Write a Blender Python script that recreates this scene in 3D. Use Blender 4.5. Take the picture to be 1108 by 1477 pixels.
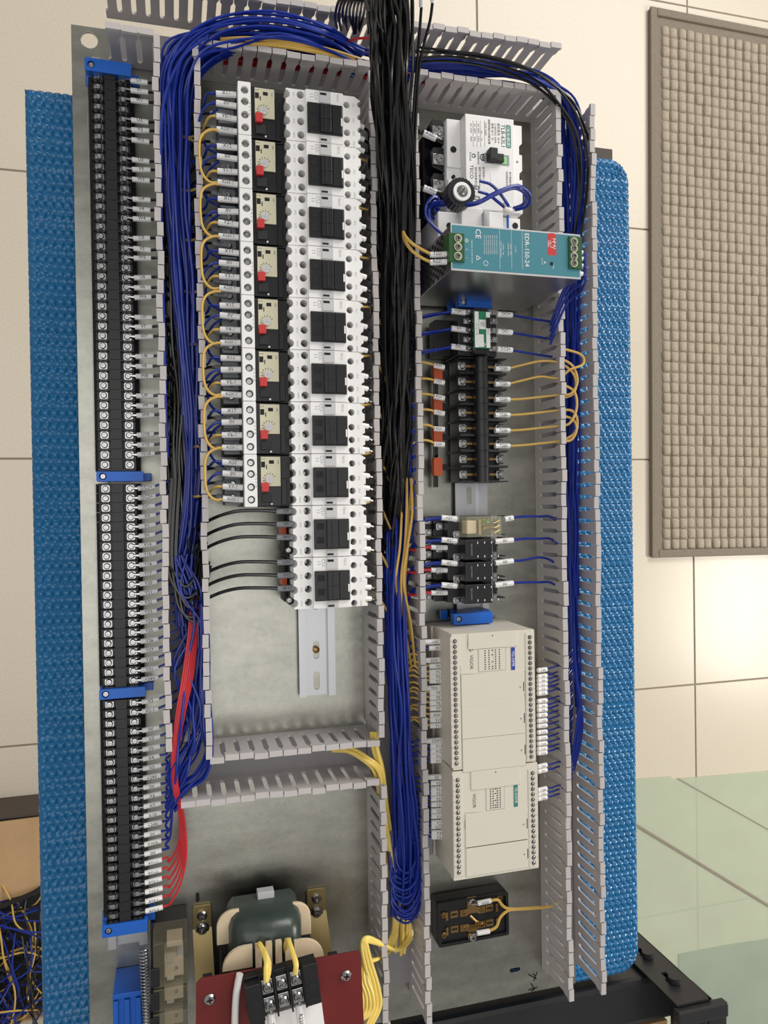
import bpy, bmesh, math, random
from mathutils import Vector, Matrix
from mathutils.geometry import tessellate_polygon
for _o in list(bpy.data.objects): bpy.data.objects.remove(_o)
SC = bpy.context.scene
C = SC.collection
R = random.Random(7)
MM = .001
Z0 = 980.0                       # height of the mounting plate's face over the floor, mm

# ------------------------------------------------------------------ camera
CAM_D = 735.0                    # camera height over the plate, mm
YAW, PITCH, ROLL, FPX = math.radians(15.476), math.radians(.515), math.radians(.878), 1100.0
def cam_axes():
    f = Vector((math.sin(YAW)*math.cos(PITCH), -math.sin(PITCH), -math.cos(YAW)*math.cos(PITCH)))
    r = f.cross(Vector((0, 1, 0))).normalized(); d = f.cross(r)
    return math.cos(ROLL)*r+math.sin(ROLL)*d, -math.sin(ROLL)*r+math.cos(ROLL)*d, f
CR, CDN, CF = cam_axes()
cd = bpy.data.cameras.new('camera'); cam = bpy.data.objects.new('camera', cd); C.objects.link(cam)
cd.sensor_fit = 'VERTICAL'; cd.sensor_height = 36; cd.lens = FPX/1477*36; cd.clip_start = .02; cd.clip_end = 50
m = Matrix((CR, -CDN, -CF)).transposed().to_4x4(); m.translation = Vector((0, 0, (CAM_D+Z0)*MM)); cam.matrix_world = m
SC.camera = cam
def at(px, py, z=0.0):
    """a measured point of the photograph on the horizontal plane z (mm over the plate)"""
    d = CR*((px-554)/FPX)+CDN*((py-738.5)/FPX)+CF
    t = (z-CAM_D)/d.z
    return Vector((d.x*t, d.y*t, z))

# ------------------------------------------------------------------ world, lamps, exposure
wd = bpy.data.worlds.new('world'); SC.world = wd; wd.use_nodes = True
bg = wd.node_tree.nodes['Background']; bg.inputs[0].default_value = (1, .965, .92, 1); bg.inputs[1].default_value = .27
def area(name, loc, target, sx, sy, power, col):
    l = bpy.data.lights.new(name, 'AREA'); l.shape = 'RECTANGLE'; l.size = sx; l.size_y = sy; l.energy = power; l.color = col
    o = bpy.data.objects.new(name, l); C.objects.link(o); o.location = loc
    o.rotation_euler = (Vector(target)-Vector(loc)).to_track_quat('-Z', 'Y').to_euler()
    return o
area('window_light', (2.3, 2.7, 2.6), (.2, 0, .9), 2.6, 1.6, 86, (1, .97, .93))
area('ceiling_lamp', (-.7, .1, 3.1), (-.5, 0, 0), 1.5, 3.2, 17, (1, .98, .96))
area('side_window', (3.1, -.6, 1.95), (1.3, -.3, 0), .85, .5, 34, (1, .95, .84))
SC.view_settings.view_transform = 'Standard'; SC.view_settings.look = 'None'; SC.view_settings.gamma = 1
SC.view_settings.use_curve_mapping = False; SC.view_settings.exposure = 0.2

# ------------------------------------------------------------------ materials
def lin(c): return tuple((v/12.92 if v <= .04045 else ((v+.055)/1.055)**2.4) for v in (x/255 for x in c))
MATS = {}
def mat(name, rgb, rough=.5, metal=0, noise=0, nscale=40, bump=0, bscale=200, spec=.5, trans=0, alpha=1, emit=0, coat=0):
    m = bpy.data.materials.new(name); m.use_nodes = True; nt = m.node_tree; b = nt.nodes['Principled BSDF']
    c = lin(rgb)+(1,)
    b.inputs['Base Color'].default_value = c; b.inputs['Roughness'].default_value = rough; b.inputs['Metallic'].default_value = metal
    b.inputs['Specular IOR Level'].default_value = spec; b.inputs['Transmission Weight'].default_value = trans; b.inputs['Alpha'].default_value = alpha
    b.inputs['Coat Weight'].default_value = coat
    if emit: b.inputs['Emission Color'].default_value = c; b.inputs['Emission Strength'].default_value = emit
    if noise or bump:
        tc = nt.nodes.new('ShaderNodeTexCoord')
    if noise:
        n = nt.nodes.new('ShaderNodeTexNoise'); n.inputs['Scale'].default_value = nscale; n.inputs['Detail'].default_value = 6
        r = nt.nodes.new('ShaderNodeValToRGB')
        lo = tuple(max(0, x*(1-noise)) for x in c[:3])+(1,); hi = tuple(min(1, x*(1+noise)) for x in c[:3])+(1,)
        r.color_ramp.elements[0].position = .3; r.color_ramp.elements[1].position = .7
        r.color_ramp.elements[0].color = lo; r.color_ramp.elements[1].color = hi
        nt.links.new(tc.outputs['Object'], n.inputs['Vector']); nt.links.new(n.outputs['Fac'], r.inputs['Fac']); nt.links.new(r.outputs['Color'], b.inputs['Base Color'])
    if bump:
        n2 = nt.nodes.new('ShaderNodeTexNoise'); n2.inputs['Scale'].default_value = bscale; n2.inputs['Detail'].default_value = 4
        bp = nt.nodes.new('ShaderNodeBump'); bp.inputs['Strength'].default_value = bump; bp.inputs['Distance'].default_value = .001
        nt.links.new(tc.outputs['Object'], n2.inputs['Vector']); nt.links.new(n2.outputs['Fac'], bp.inputs['Height']); nt.links.new(bp.outputs['Normal'], b.inputs['Normal'])
    MATS[name] = m
    return m
def galvanized():
    m = mat('galvanized', (186, 186, 176), .34, 1); nt = m.node_tree; b = nt.nodes['Principled BSDF']
    tc = nt.nodes.new('ShaderNodeTexCoord')
    v = nt.nodes.new('ShaderNodeTexVoronoi'); v.inputs['Scale'].default_value = 260
    n = nt.nodes.new('ShaderNodeTexNoise'); n.inputs['Scale'].default_value = 14; n.inputs['Detail'].default_value = 8
    n3 = nt.nodes.new('ShaderNodeTexNoise'); n3.inputs['Scale'].default_value = 700; n3.inputs['Detail'].default_value = 2
    mp = nt.nodes.new('ShaderNodeMapping'); mp.inputs['Scale'].default_value = (1.6, 5, 1)
    mx = nt.nodes.new('ShaderNodeMix'); mx.data_type = 'FLOAT'; mx.inputs[0].default_value = .14
    r = nt.nodes.new('ShaderNodeValToRGB'); r.color_ramp.elements[0].color = lin((152, 152, 144))+(1,); r.color_ramp.elements[1].color = lin((184, 184, 174))+(1,)
    r.color_ramp.elements[0].position = .25; r.color_ramp.elements[1].position = .75
    mr = nt.nodes.new('ShaderNodeMapRange'); mr.inputs['To Min'].default_value = .24; mr.inputs['To Max'].default_value = .38
    L = nt.links.new
    for k in (v, n3): L(tc.outputs['Object'], k.inputs['Vector'])
    L(tc.outputs['Object'], mp.inputs['Vector']); L(mp.outputs['Vector'], n.inputs['Vector'])
    L(n.outputs['Fac'], mx.inputs[2]); L(v.outputs['Color'], mx.inputs[3]); L(mx.outputs[0], r.inputs['Fac']); L(r.outputs['Color'], b.inputs['Base Color'])
    L(n.outputs['Fac'], mr.inputs['Value']); L(mr.outputs['Result'], b.inputs['Roughness'])
    bp = nt.nodes.new('ShaderNodeBump'); bp.inputs['Strength'].default_value = .12; bp.inputs['Distance'].default_value = .0004
    L(n3.outputs['Fac'], bp.inputs['Height']); L(bp.outputs['Normal'], b.inputs['Normal'])
    return m
galvanized()
mat('tile', (216, 206, 188), .26, 0, .06, 260, .05, 300, spec=.36)
mat('grout', (150, 140, 126), .9)
mat('duct', (192, 187, 186), .4)
mat('duct_base', (150, 147, 150), .45)
mat('blue_foam', (20, 108, 162), .24, 0, .05, 60, spec=.6)
mat('rug', (178, 166, 148), .95, 0, .12, 300, .8, 900)
mat('rug_edge', (136, 126, 112), .95, 0, .1, 200)
mat('black', (22, 22, 25), .36)
mat('black_matte', (30, 30, 33), .6)
mat('black_steel', (38, 38, 40), .38, 0, 0, 1, .15, 500)
mat('dark_wire', (19, 19, 21), .18, spec=.7)
mat('blue_wire', (24, 48, 146), .26)
mat('yellow_wire', (214, 176, 92), .38)
mat('bright_yellow', (242, 214, 112), .38)
mat('red_wire', (205, 48, 56), .36)
mat('white_wire', (228, 226, 222), .4)
mat('white', (240, 239, 238), .42)
mat('sleeve', (234, 234, 235), .42)
mat('print', (32, 32, 36), .7)
mat('steel', (190, 190, 190), .22, 1)
mat('steel_case', (190, 190, 188), .3, 1, .05, 50)
mat('aluminium', (196, 197, 200), .36, 1)
mat('brass', (160, 130, 84), .32, 1)
mat('bronze', (186, 166, 118), .42, 1)
mat('bracket_blue', (18, 96, 196), .36)
mat('plc', (217, 211, 197), .5)
mat('plc_line', (120, 114, 104), .8)
mat('beige', (208, 204, 176), .5)
mat('red', (196, 52, 54), .45)
mat('grey', (150, 153, 158), .5)
mat('lightgrey', (198, 198, 200), .45)
mat('teal', (66, 132, 146), .42)
mat('teal_label', (40, 128, 116), .5)
mat('blue_label', (40, 66, 160), .5)
mat('green', (30, 128, 92), .45)
mat('dark_green', (34, 84, 42), .4)
mat('orange', (206, 92, 48), .45)
mat('maroon', (108, 26, 24), .42, 0, .05, 30)
mat('cream', (226, 206, 174), .5, 0, .05, 60)
mat('coil', (58, 68, 64), .3, 0, .1, 120, .1, 300)
mat('mylar', (235, 235, 235), .08, 0, spec=.6, alpha=.16)
mat('clear', (206, 204, 178), .06, 0, spec=.6, alpha=.22)
mat('smoked', (120, 116, 96), .08, 0, spec=.6, alpha=.42)
mat('led', (150, 240, 130), .4)
mat('cardboard', (198, 162, 120), .85, 0, .08, 20)
mat('plywood', (196, 158, 112), .7, 0, .12, 30)
mat('dark_board_and_shade', (74, 62, 56), .6)
mat('pvc', (216, 226, 202), .12, 0, .04, 8, .25, 6, spec=.5, alpha=.46)
mat('pvc_shade', (196, 212, 196), .14, 0, .04, 8, .25, 6, spec=.5, alpha=.4)
mat('ink', (24, 24, 26), .8)

# ------------------------------------------------------------------ mesh helpers (all in mm)
class MB:
    def __init__(s): s.v = []; s.f = []
    def box(s, x0, x1, y0, y1, z0, z1):
        n = len(s.v); s.v += [(x, y, z) for z in (z0, z1) for y in (y0, y1) for x in (x0, x1)]
        s.f += [tuple(n+i for i in q) for q in ((0, 2, 3, 1), (4, 5, 7, 6), (0, 1, 5, 4), (2, 6, 7, 3), (0, 4, 6, 2), (1, 3, 7, 5))]
        return s
    def plate(s, out, z0, z1, holes=(), M=None):
        loops = [list(out)]+[list(h) for h in holes]
        n = len(s.v); pts = [p for l in loops for p in l]; k = len(pts)
        vs = [Vector((p[0], p[1], z0)) for p in pts]+[Vector((p[0], p[1], z1)) for p in pts]
        if M: vs = [M @ v for v in vs]
        s.v += [tuple(v) for v in vs]
        tris = tessellate_polygon([[Vector((p[0], p[1], 0)) for p in l] for l in loops])
        for t in tris:
            a, b, c = [pts[i] for i in t]
            if (b[0]-a[0])*(c[1]-a[1])-(b[1]-a[1])*(c[0]-a[0]) < 0: t = (t[0], t[2], t[1])
            s.f.append(tuple(n+k+i for i in t)); s.f.append(tuple(n+i for i in reversed(t)))
        o = n
        for li, l in enumerate(loops):
            ar = sum(l[i][0]*l[(i+1) % len(l)][1]-l[(i+1) % len(l)][0]*l[i][1] for i in range(len(l)))
            ccw = (ar > 0) == (li == 0)
            for i in range(len(l)):
                a, b = o+i, o+(i+1) % len(l)
                s.f.append((a, b, b+k, a+k) if ccw else (b, a, a+k, b+k))
            o += len(l)
        return s
    def cyl(s, cx, cy, z0, z1, r, n=14, r2=None, M=None, cap=True):
        r2 = r if r2 is None else r2; b = len(s.v)
        vs = [Vector((cx+rr*math.cos(2*math.pi*i/n), cy+rr*math.sin(2*math.pi*i/n), z)) for z, rr in ((z0, r), (z1, r2)) for i in range(n)]
        if M: vs = [M @ v for v in vs]
        s.v += [tuple(v) for v in vs]
        s.f += [(b+i, b+(i+1) % n, b+n+(i+1) % n, b+n+i) for i in range(n)]
        if cap: s.f += [tuple(b+n+i for i in range(n)), tuple(b+i for i in reversed(range(n)))]
        return s
    def tube(s, pts, r, n=6, cap=True):
        pts = [Vector(p) for p in pts]; b = len(s.v); prev = None
        for i, p in enumerate(pts):
            t = (pts[min(i+1, len(pts)-1)]-pts[max(i-1, 0)]).normalized()
            if prev is None:
                a = Vector((0, 0, 1)) if abs(t.z) < .9 else Vector((1, 0, 0)); u = t.cross(a).normalized()
            else: u = (prev-t*prev.dot(t)).normalized()
            prev = u; w = t.cross(u); rr = r[i] if isinstance(r, (list, tuple)) else r
            s.v += [tuple(p+rr*(math.cos(2*math.pi*k/n)*u+math.sin(2*math.pi*k/n)*w)) for k in range(n)]
        for i in range(len(pts)-1):
            for k in range(n):
                a = b+i*n+k; c = b+i*n+(k+1) % n; s.f.append((a, c, c+n, a+n))
        if cap:
            s.f.append(tuple(b+k for k in reversed(range(n)))); e = b+(len(pts)-1)*n; s.f.append(tuple(e+k for k in range(n)))
        return s
    def xf(s, M):
        s.v = [tuple(M @ Vector(p)) for p in s.v]; return s
    def mesh(s, name, bevel=0, smooth=False):
        me = bpy.data.meshes.new(name)
        me.from_pydata([(x*MM, y*MM, z*MM) for x, y, z in s.v], [], s.f); me.update()
        if bevel or smooth:
            bm = bmesh.new(); bm.from_mesh(me)
            if bevel:
                es = [e for e in bm.edges if len(e.link_faces) == 2 and e.calc_face_angle(0) > .6]
                bmesh.ops.bevel(bm, geom=es, offset=bevel*MM, segments=2, affect='EDGES', clamp_overlap=True, profile=.5)
            if smooth:
                for f in bm.faces: f.smooth = True
                for e in bm.edges:
                    if len(e.link_faces) == 2 and e.calc_face_angle(0) > .7: e.smooth = False
            bm.to_mesh(me); bm.free()
        return me
def put(name, me, mt, parent=None, loc=(0, 0, 0), rz=0, scale=1):
    if mt and not me.materials: me.materials.append(MATS[mt])
    o = bpy.data.objects.new(name, me); C.objects.link(o)
    o.location = Vector(loc)*MM
    if parent: o.parent = parent
    else: o.location.z += Z0*MM
    if rz: o.rotation_euler = (0, 0, rz)
    if scale != 1: o.scale = (scale,)*3 if not isinstance(scale, tuple) else scale
    return o
def part(name, mb, mt, parent=None, loc=(0, 0, 0), rz=0, bevel=0, smooth=False):
    if parent is None and loc == (0, 0, 0):      # give a loose mesh its own origin
        xs, ys, zs = zip(*mb.v); c = Vector(((min(xs)+max(xs))/2, (min(ys)+max(ys))/2, min(zs)))
        mb.v = [tuple(Vector(p)-c) for p in mb.v]; loc = c
    return put(name, mb.mesh(name, bevel, smooth), mt, parent, loc, rz)
def tag(o, label=None, cat=None, group=None, kind=None):
    for k, v in (('label', label), ('category', cat), ('group', group), ('kind', kind)):
        if v: o[k] = v
    return o
def thing(name, label, cat, loc=(0, 0, 0), rz=0, group=None):
    o = bpy.data.objects.new(name, None); C.objects.link(o); o.empty_display_size = .01
    o.location = (loc[0]*MM, loc[1]*MM, (loc[2]+Z0)*MM); o.rotation_euler = (0, 0, rz)
    return tag(o, label, cat, group)
KIDS = {}
def dup(root, loc, label=None, rz=None):
    r = root.copy(); C.objects.link(r); r.location = (loc[0]*MM, loc[1]*MM, (loc[2]+Z0)*MM)
    if label: r['label'] = label
    if rz is not None: r.rotation_euler = (0, 0, rz)
    if root not in KIDS: KIDS[root] = [(c, list(c.children)) for c in root.children]
    for ch, gs in KIDS[root]:
        c = ch.copy(); C.objects.link(c); c.parent = r
        for g in gs:
            d = g.copy(); C.objects.link(d); d.parent = c
    return r
def circ(cx, cy, r, n=14): return [(cx+r*math.cos(2*math.pi*i/n), cy+r*math.sin(2*math.pi*i/n)) for i in range(n)]
def rect(x0, x1, y0, y1, r=0):
    if not r: return [(x0, y0), (x1, y0), (x1, y1), (x0, y1)]
    o = []
    for cx, cy, a in ((x1-r, y0+r, -90), (x1-r, y1-r, 0), (x0+r, y1-r, 90), (x0+r, y0+r, 180)):
        for k in range(4): t = math.radians(a+30*k); o.append((cx+r*math.cos(t), cy+r*math.sin(t)))
    return o
TXT = {}
def text(s, size, mt, parent, loc, rz=0, name='lettering', align='CENTER', sx=1):
    key = (s, size, mt, align)
    if key not in TXT:
        cu = bpy.data.curves.new('lettering', 'FONT'); cu.body = s; cu.size = size*MM; cu.align_x = align; cu.align_y = 'CENTER'; cu.resolution_u = 2; cu.fill_mode = 'FRONT'
        cu.space_line = .9
        t = bpy.data.objects.new('lettering', cu); me = bpy.data.meshes.new_from_object(t); bpy.data.objects.remove(t)
        me.name = 'lettering'; me.materials.clear(); me.materials.append(MATS[mt]); TXT[key] = me
    o = put(name, TXT[key], None, parent, loc, rz)
    if sx != 1: o.scale = (sx, 1, 1)
    return o
def smooth_path(pts, per=6):
    P = [Vector(p) for p in pts]
    if len(P) < 3: return P
    P = [2*P[0]-P[1]]+P+[2*P[-1]-P[-2]]; o = []
    for i in range(1, len(P)-2):
        p0, p1, p2, p3 = P[i-1:i+3]
        for k in range(per):
            t = k/per; o.append(.5*((2*p1)+(p2-p0)*t+(2*p0-5*p1+4*p2-p3)*t*t+(3*p1-p0-3*p2+p3)*t**3))
    o.append(P[-2]); return o
def wire(name, pts, r, mt, label, group=None, per=6, n=6, parent=None):
    o = part(name, MB().tube(smooth_path(pts, per), r, n), mt, parent, smooth=True)
    if parent is None: tag(o, label, 'wire', group)
    return o
def cross(s, t): return [(t, t), (t, s), (-t, s), (-t, t), (-s, t), (-s, -t), (-t, -t), (-t, -s), (t, -s), (t, -t), (s, -t), (s, t)]
HEAD = lambda: MB().plate(circ(0, 0, .74, 16), -.1, .7, [cross(.56, .15)]).cyl(0, 0, .42, .7, 1, 16, .74, cap=False).cyl(0, 0, -.1, .42, 1, 16, cap=False).cyl(0, 0, -.15, -.02, .9, 16)
SCREW = HEAD().mesh('screw')
PLATE_SCREW = HEAD().plate(rect(-1.24, 1.24, -1.14, 1.14, .5), -.25, .02).mesh('screw')
def screw(parent, x, y, z, r, mt='steel', plate=False, name='screw'):
    base = PLATE_SCREW if plate else SCREW
    me = TXT.get((base.name, mt))
    if me is None:
        me = base.copy(); me.materials.append(MATS[mt]); TXT[(base.name, mt)] = me
    return put(name, me, None, parent, (x, y, z), 0 if plate else R.uniform(0, 1.5), r)

# ------------------------------------------------------------------ floor, rug, sheet
FZ = -Z0
TX0, TY0, TP = 1318, 107, 592
fl = MB().box(-3200, 3800, -3000, 3200, FZ-40, FZ-2.5)
floor = tag(part('floor', fl, 'grout'), kind='structure')
ttile = MB().box(-TP/2+2, TP/2-2, -TP/2+2, TP/2-2, -6, 0).mesh('tile', 1.2)
for i in range(-5, 4):
    for j in range(-4, 5):
        cx, cy = TX0+(i+.5)*TP, TY0+(j+.5)*TP
        o = put('tile', ttile, 'tile', floor, Vector((cx, cy, FZ+R.uniform(-.4, .2)))-Vector((floor.location.x/MM, floor.location.y/MM, floor.location.z/MM-Z0)), R.choice((0, math.pi/2, math.pi)))

# woven rug with rows of soft tufts
RX0, RX1, RY0, RY1 = 1192, 1960, -150, 1262
rug = thing('floor_mat', 'taupe floor mat with rows of raised square tufts, lying on the cream tiles', 'mat', ((RX0+RX1)/2, (RY0+RY1)/2, FZ))
rug.rotation_euler.z = math.radians(-.6)
hw, hh = (RX1-RX0)/2, (RY1-RY0)/2
part('mat_base', MB().plate(rect(-hw, hw, -hh, hh, 8), .5, 7), 'rug_edge', rug)
bd = MB()
for q in ((-hw, -hw+20, -hh, hh), (hw-20, hw, -hh, hh), (-hw+20, hw-20, -hh, -hh+20), (-hw+20, hw-20, hh-20, hh)): bd.box(*q, 6, 13)
part('hem', bd, 'rug_edge', rug, bevel=2.5)
me_t = MB(); nx = int((2*hw-70)/25); ny = int((2*hh-60)/27)
for i in range(nx):
    for j in range(ny):
        x = -hw+46+i*25+R.uniform(-.8, .8); y = -hh+34+j*27+R.uniform(-.8, .8); a = 10.3; b = 12.2; h = 13+R.uniform(-1.5, 1.5); n = len(me_t.v)
        me_t.v += [(x+sx*k, y+sy*l, z) for z, k, l in ((6, a+1, b+1), (h-3, a, b), (h, a-3.6, b-3.6)) for sx, sy in ((-1, -.7), (-.7, -1), (.7, -1), (1, -.7), (1, .7), (.7, 1), (-.7, 1), (-1, .7))]
        for L in (0, 8): me_t.f += [(n+L+q, n+L+(q+1) % 8, n+L+8+(q+1) % 8, n+L+8+q) for q in range(8)]
        me_t.f.append(tuple(n+16+q for q in range(8)))
tag(part('tufts', me_t, 'rug', rug, smooth=True), kind='stuff')

# pale green plastic sheet on the floor with creases, plus an added layer that paints in shade
def sheet(poly, z, mt, name, parent, nx=26):
    pass
gs = thing('plastic_sheet', 'pale green glossy plastic sheet spread over the floor tiles at lower right', 'sheet', (1500, -1300, FZ))
def gpt(px, py): p = at(px, py, FZ+3); return (p.x-1500, p.y+1300)
o1 = [gpt(880, 1126), gpt(968, 1120), gpt(972, 1123.5), gpt(1108, 1112), gpt(1180, 1106), gpt(1260, 1640), gpt(820, 1640)]
g = MB().plate(list(reversed(o1)), .8, 3)
part('sheet', g, 'pvc', gs)
def strip(a, b, w, z0, z1, mt, name, parent, off):
    a = Vector(a); b = Vector(b); d = (b-a).normalized(); nrm = Vector((-d.y, d.x))*w/2
    return part(name, MB().plate([tuple(a+nrm), tuple(a-nrm), tuple(b-nrm), tuple(b+nrm)], z0, z1), mt, parent)
strip(gpt(900, 1179), gpt(1130, 1319), 6, 3, 5, 'grout', 'seam', gs, 0)
strip(gpt(978, 1123), gpt(1120, 1203), 2.2, 3, 4, 'grout', 'crease', gs, 0)
shade_poly = MB().plate(list(reversed([gpt(979, 1376), gpt(1040, 1364), gpt(1120, 1352), gpt(1200, 1352), gpt(1200, 1600), gpt(978, 1600)])), 3, 4.6)
part('shade_layer', shade_poly, 'pvc_shade', gs)  # greener layer stands in for shadow and reflection on the sheet

# ------------------------------------------------------------------ bench rack, blue foam, plate
rack = thing('storage_rack', 'black boltless steel rack with keyhole-slotted post carrying the blue foam sheet', 'rack', (180, -80, FZ))
ro = Vector((180, -80, 0))
def rp(x, y): return x-ro.x, y-ro.y
DZ = -52                         # rack deck surface
def rbox(name, x0, x1, y0, y1, z0, z1, mt, bevel=0):
    return part(name, MB().box(x0-ro.x, x1-ro.x, y0-ro.y, y1-ro.y, z0+Z0, z1+Z0), mt, rack, bevel=bevel)
rbox('deck_board', -126, 486, -536, 392, DZ-14, DZ, 'dark_board_and_shade')
rbox('beam', -140, 566, -602, -549, DZ-45, DZ+24, 'black_steel', 6)
rbox('beam', -100, 480, 350, 380, DZ-60, DZ-15, 'black_steel', 3)
def post(x0, x1, y, ydir, ztop, name='post'):
    # slotted face in the XZ plane, second leg of the angle running in Y
    t = 2.2; holes = []
    z = ztop-38
    while z > 60-Z0+Z0-900:
        holes.append(z); z -= 50
    w = x1-x0; cx = w/2
    hs = []
    for hz in holes:
        k = [(cx+7*math.cos(a), hz+7*math.sin(a)) for a in [math.radians(-60+30*i) for i in range(11)]]+[(cx-3.4, hz-16), (cx+3.4, hz-16)]
        hs.append(k)
    mb = MB().plate([(0, -Z0), (w, -Z0), (w, ztop), (0, ztop)], 0, t, hs)
    M = Matrix.Translation((x0-ro.x, y-ro.y, Z0)) @ Matrix.Rotation(math.pi/2, 4, 'X')
    mb.xf(M)
    p = part(name, mb, 'black_steel', rack)
    q = MB().box(x1-t, x1, min(y, y+ydir*38), max(y, y+ydir*38), -Z0, ztop).xf(Matrix.Translation((-ro.x, -ro.y, Z0)))
    part('post_leg', q, 'black_steel', p)
    return p, holes, cx
PX0, PX1, PY, PT = 514.5, 557, -543.5, 30
p, holes, cx = post(PX0, PX1, PY, -1, PT)
M90 = Matrix.Rotation(-math.pi/2, 4, 'X')
for k, hz in enumerate(holes[:3]):
    if k == 2: continue
    b = MB().cyl(0, 0, 0, 6, 6.5, 14).xf(Matrix.Translation((PX0+cx-ro.x, PY-ro.y+1, hz+4+Z0)) @ M90)
    part('rivet', b, 'black_steel', p, smooth=True)
part('post_cap', MB().box(511-ro.x, 574-ro.x, -563-ro.y, -547-ro.y, PT+Z0-3, PT+Z0+8), 'black_steel', rack, bevel=2)
part('post_foot_plate', MB().box(548-ro.x, 579-ro.x, -640-ro.y, -563-ro.y, PT+Z0-60, PT+Z0-1), 'black_steel', rack, bevel=2)
bd = MB().box(330, 546, -760, -606, DZ+2, DZ+20)
tag(part('plywood_board', bd, 'plywood'), 'pale plywood board edge showing below the black rack beam', 'board')
tag(part('paper', MB().box(490, 544, -740, -616, DZ+20.1, DZ+21.4), 'white'), 'white paper sheet lying on the plywood board by the rack post', 'paper')
wb = MB().box(440, 492, 396, 404, -64, -22)
tag(part('wood_offcut', MB().plate([(430, 368), (493, 368), (493, 404), (430, 404)], DZ+.5, DZ+12), 'dark_board_and_shade'), 'dark wooden offcut peeking out above the upper right corner of the blue foam', 'wood')

# blue bubble foam sheet: a dense wavy grid
FX0, FX1, FY0, FY1 = -124, 505, -537, 386
step = 1.5; nx = int((FX1-FX0)/step); ny = int((FY1-FY0)/step); FT = -24
vs = []; fs = []
def foam_h(x, y):
    p = 7.4; q = p*.866; h = -1
    r0 = round(y/q)
    for r in (r0-1, r0, r0+1):
        xo = (r % 2)*p/2; cx = round((x-xo)/p)*p+xo
        d = math.hypot(x-cx, y-r*q)/(p*.47)
        if d < 1: h = max(h, math.sqrt(1-d*d))
    return 2.3*max(h, 0)
rc = 26
for j in range(ny+1):
    for i in range(nx+1):
        x = FX0+(FX1-FX0)*i/nx; y = FY0+(FY1-FY0)*j/ny
        e = min(x-FX0, FX1-x, y-FY0, FY1-y)
        z = FT+foam_h(x, y)-(5*(1-min(e, 6)/6)**2)
        # gently rounded corners on the right
        for cxx, cyy, sx, sy in ((FX1-rc, FY1-rc, 1, 1), (FX1-rc, FY0+rc, 1, -1)):
            if (x-cxx)*sx > 0 and (y-cyy)*sy > 0:
                dx, dy = x-cxx, y-cyy; m_ = max(abs(dx), abs(dy)); l = math.hypot(dx, dy)
                if l > 0: x = cxx+dx*m_/l; y = cyy+dy*m_/l
        vs.append((x, y, z))
for j in range(ny):
    for i in range(nx):
        a = j*(nx+1)+i; fs.append((a, a+1, a+nx+2, a+nx+1))
fm = MB(); fm.v = vs; fm.f = fs
per = [i for i in range(nx+1)]+[j*(nx+1)+nx for j in range(1, ny+1)]+[ny*(nx+1)+i for i in range(nx-1, -1, -1)]+[j*(nx+1) for j in range(ny-1, 0, -1)]
b0 = len(fm.v)
fm.v += [(fm.v[i][0], fm.v[i][1], DZ+.6) for i in per]
fm.f += [(b0+k, b0+(k+1) % len(per), per[(k+1) % len(per)], per[k]) for k in range(len(per))]
tag(part('foam_sheet', fm, 'blue_foam', smooth=True), 'blue dimpled foam sheet spread under the metal mounting plate', 'foam')

# galvanized plate: top face with corner hole, edges folded down
PL = (-80.5, 410, -518.5, 435)
plate_o = thing('mounting_plate', 'galvanized steel mounting plate carrying all the wiring ducts and switchgear', 'plate', ((PL[0]+PL[1])/2, (PL[2]+PL[3])/2, -20))
pc = ((PL[0]+PL[1])/2, (PL[2]+PL[3])/2)
def pl(x, y): return (x-pc[0], y-pc[1])
hp = at(129, 58, 0)
out = [pl(PL[0], PL[2]), pl(PL[1], PL[2]), pl(PL[1], PL[3]), pl(PL[0], PL[3])]
slots = [[pl(x-4+a, y+b) for a, b in rect(-6, 6, -2, 2, 1.8)] for x, y in ((at(748, 1398, 0).x, at(748, 1398, 0).y), (at(621, 1421, 0).x, at(621, 1421, 0).y))]
part('sheet', MB().plate(out, 18, 20, [circ(hp.x-pc[0], hp.y-pc[1], 7.2, 20)]+slots), 'galvanized', plate_o, bevel=.8)
w, h = (PL[1]-PL[0])/2, (PL[3]-PL[2])/2
part('folded_edge', MB().box(-w, -w+2, -h, h, 0, 17.9).box(w-2, w, -h, h, 0, 17.9), 'galvanized', plate_o)
for hx, hy in ((-40, -h+70), (150, -h+90)): pass
# marker-pen scribble near the lower edge of the plate
for pts in (((762, 1405), (774, 1412)), ((775, 1402), (770, 1415)), ((769, 1404), (772, 1408)), ((762, 1428), (775, 1424)), ((766, 1418), (771, 1427), (766, 1430))):
    q = [at(a, b, 0) for a, b in pts]
    q = [Vector((v.x-pc[0], v.y-pc[1], 20.05)) for v in q]
    mbk = MB()
    for a, b in zip(q, q[1:]):
        d = (b-a).normalized(); n_ = Vector((-d.y, d.x, 0))*.7
        mbk.v += [tuple(a+n_), tuple(a-n_), tuple(b-n_), tuple(b+n_)]; k = len(mbk.v)-4; mbk.f.append((k, k+1, k+2, k+3))
    part('pen_mark', mbk, 'ink', plate_o)

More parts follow.
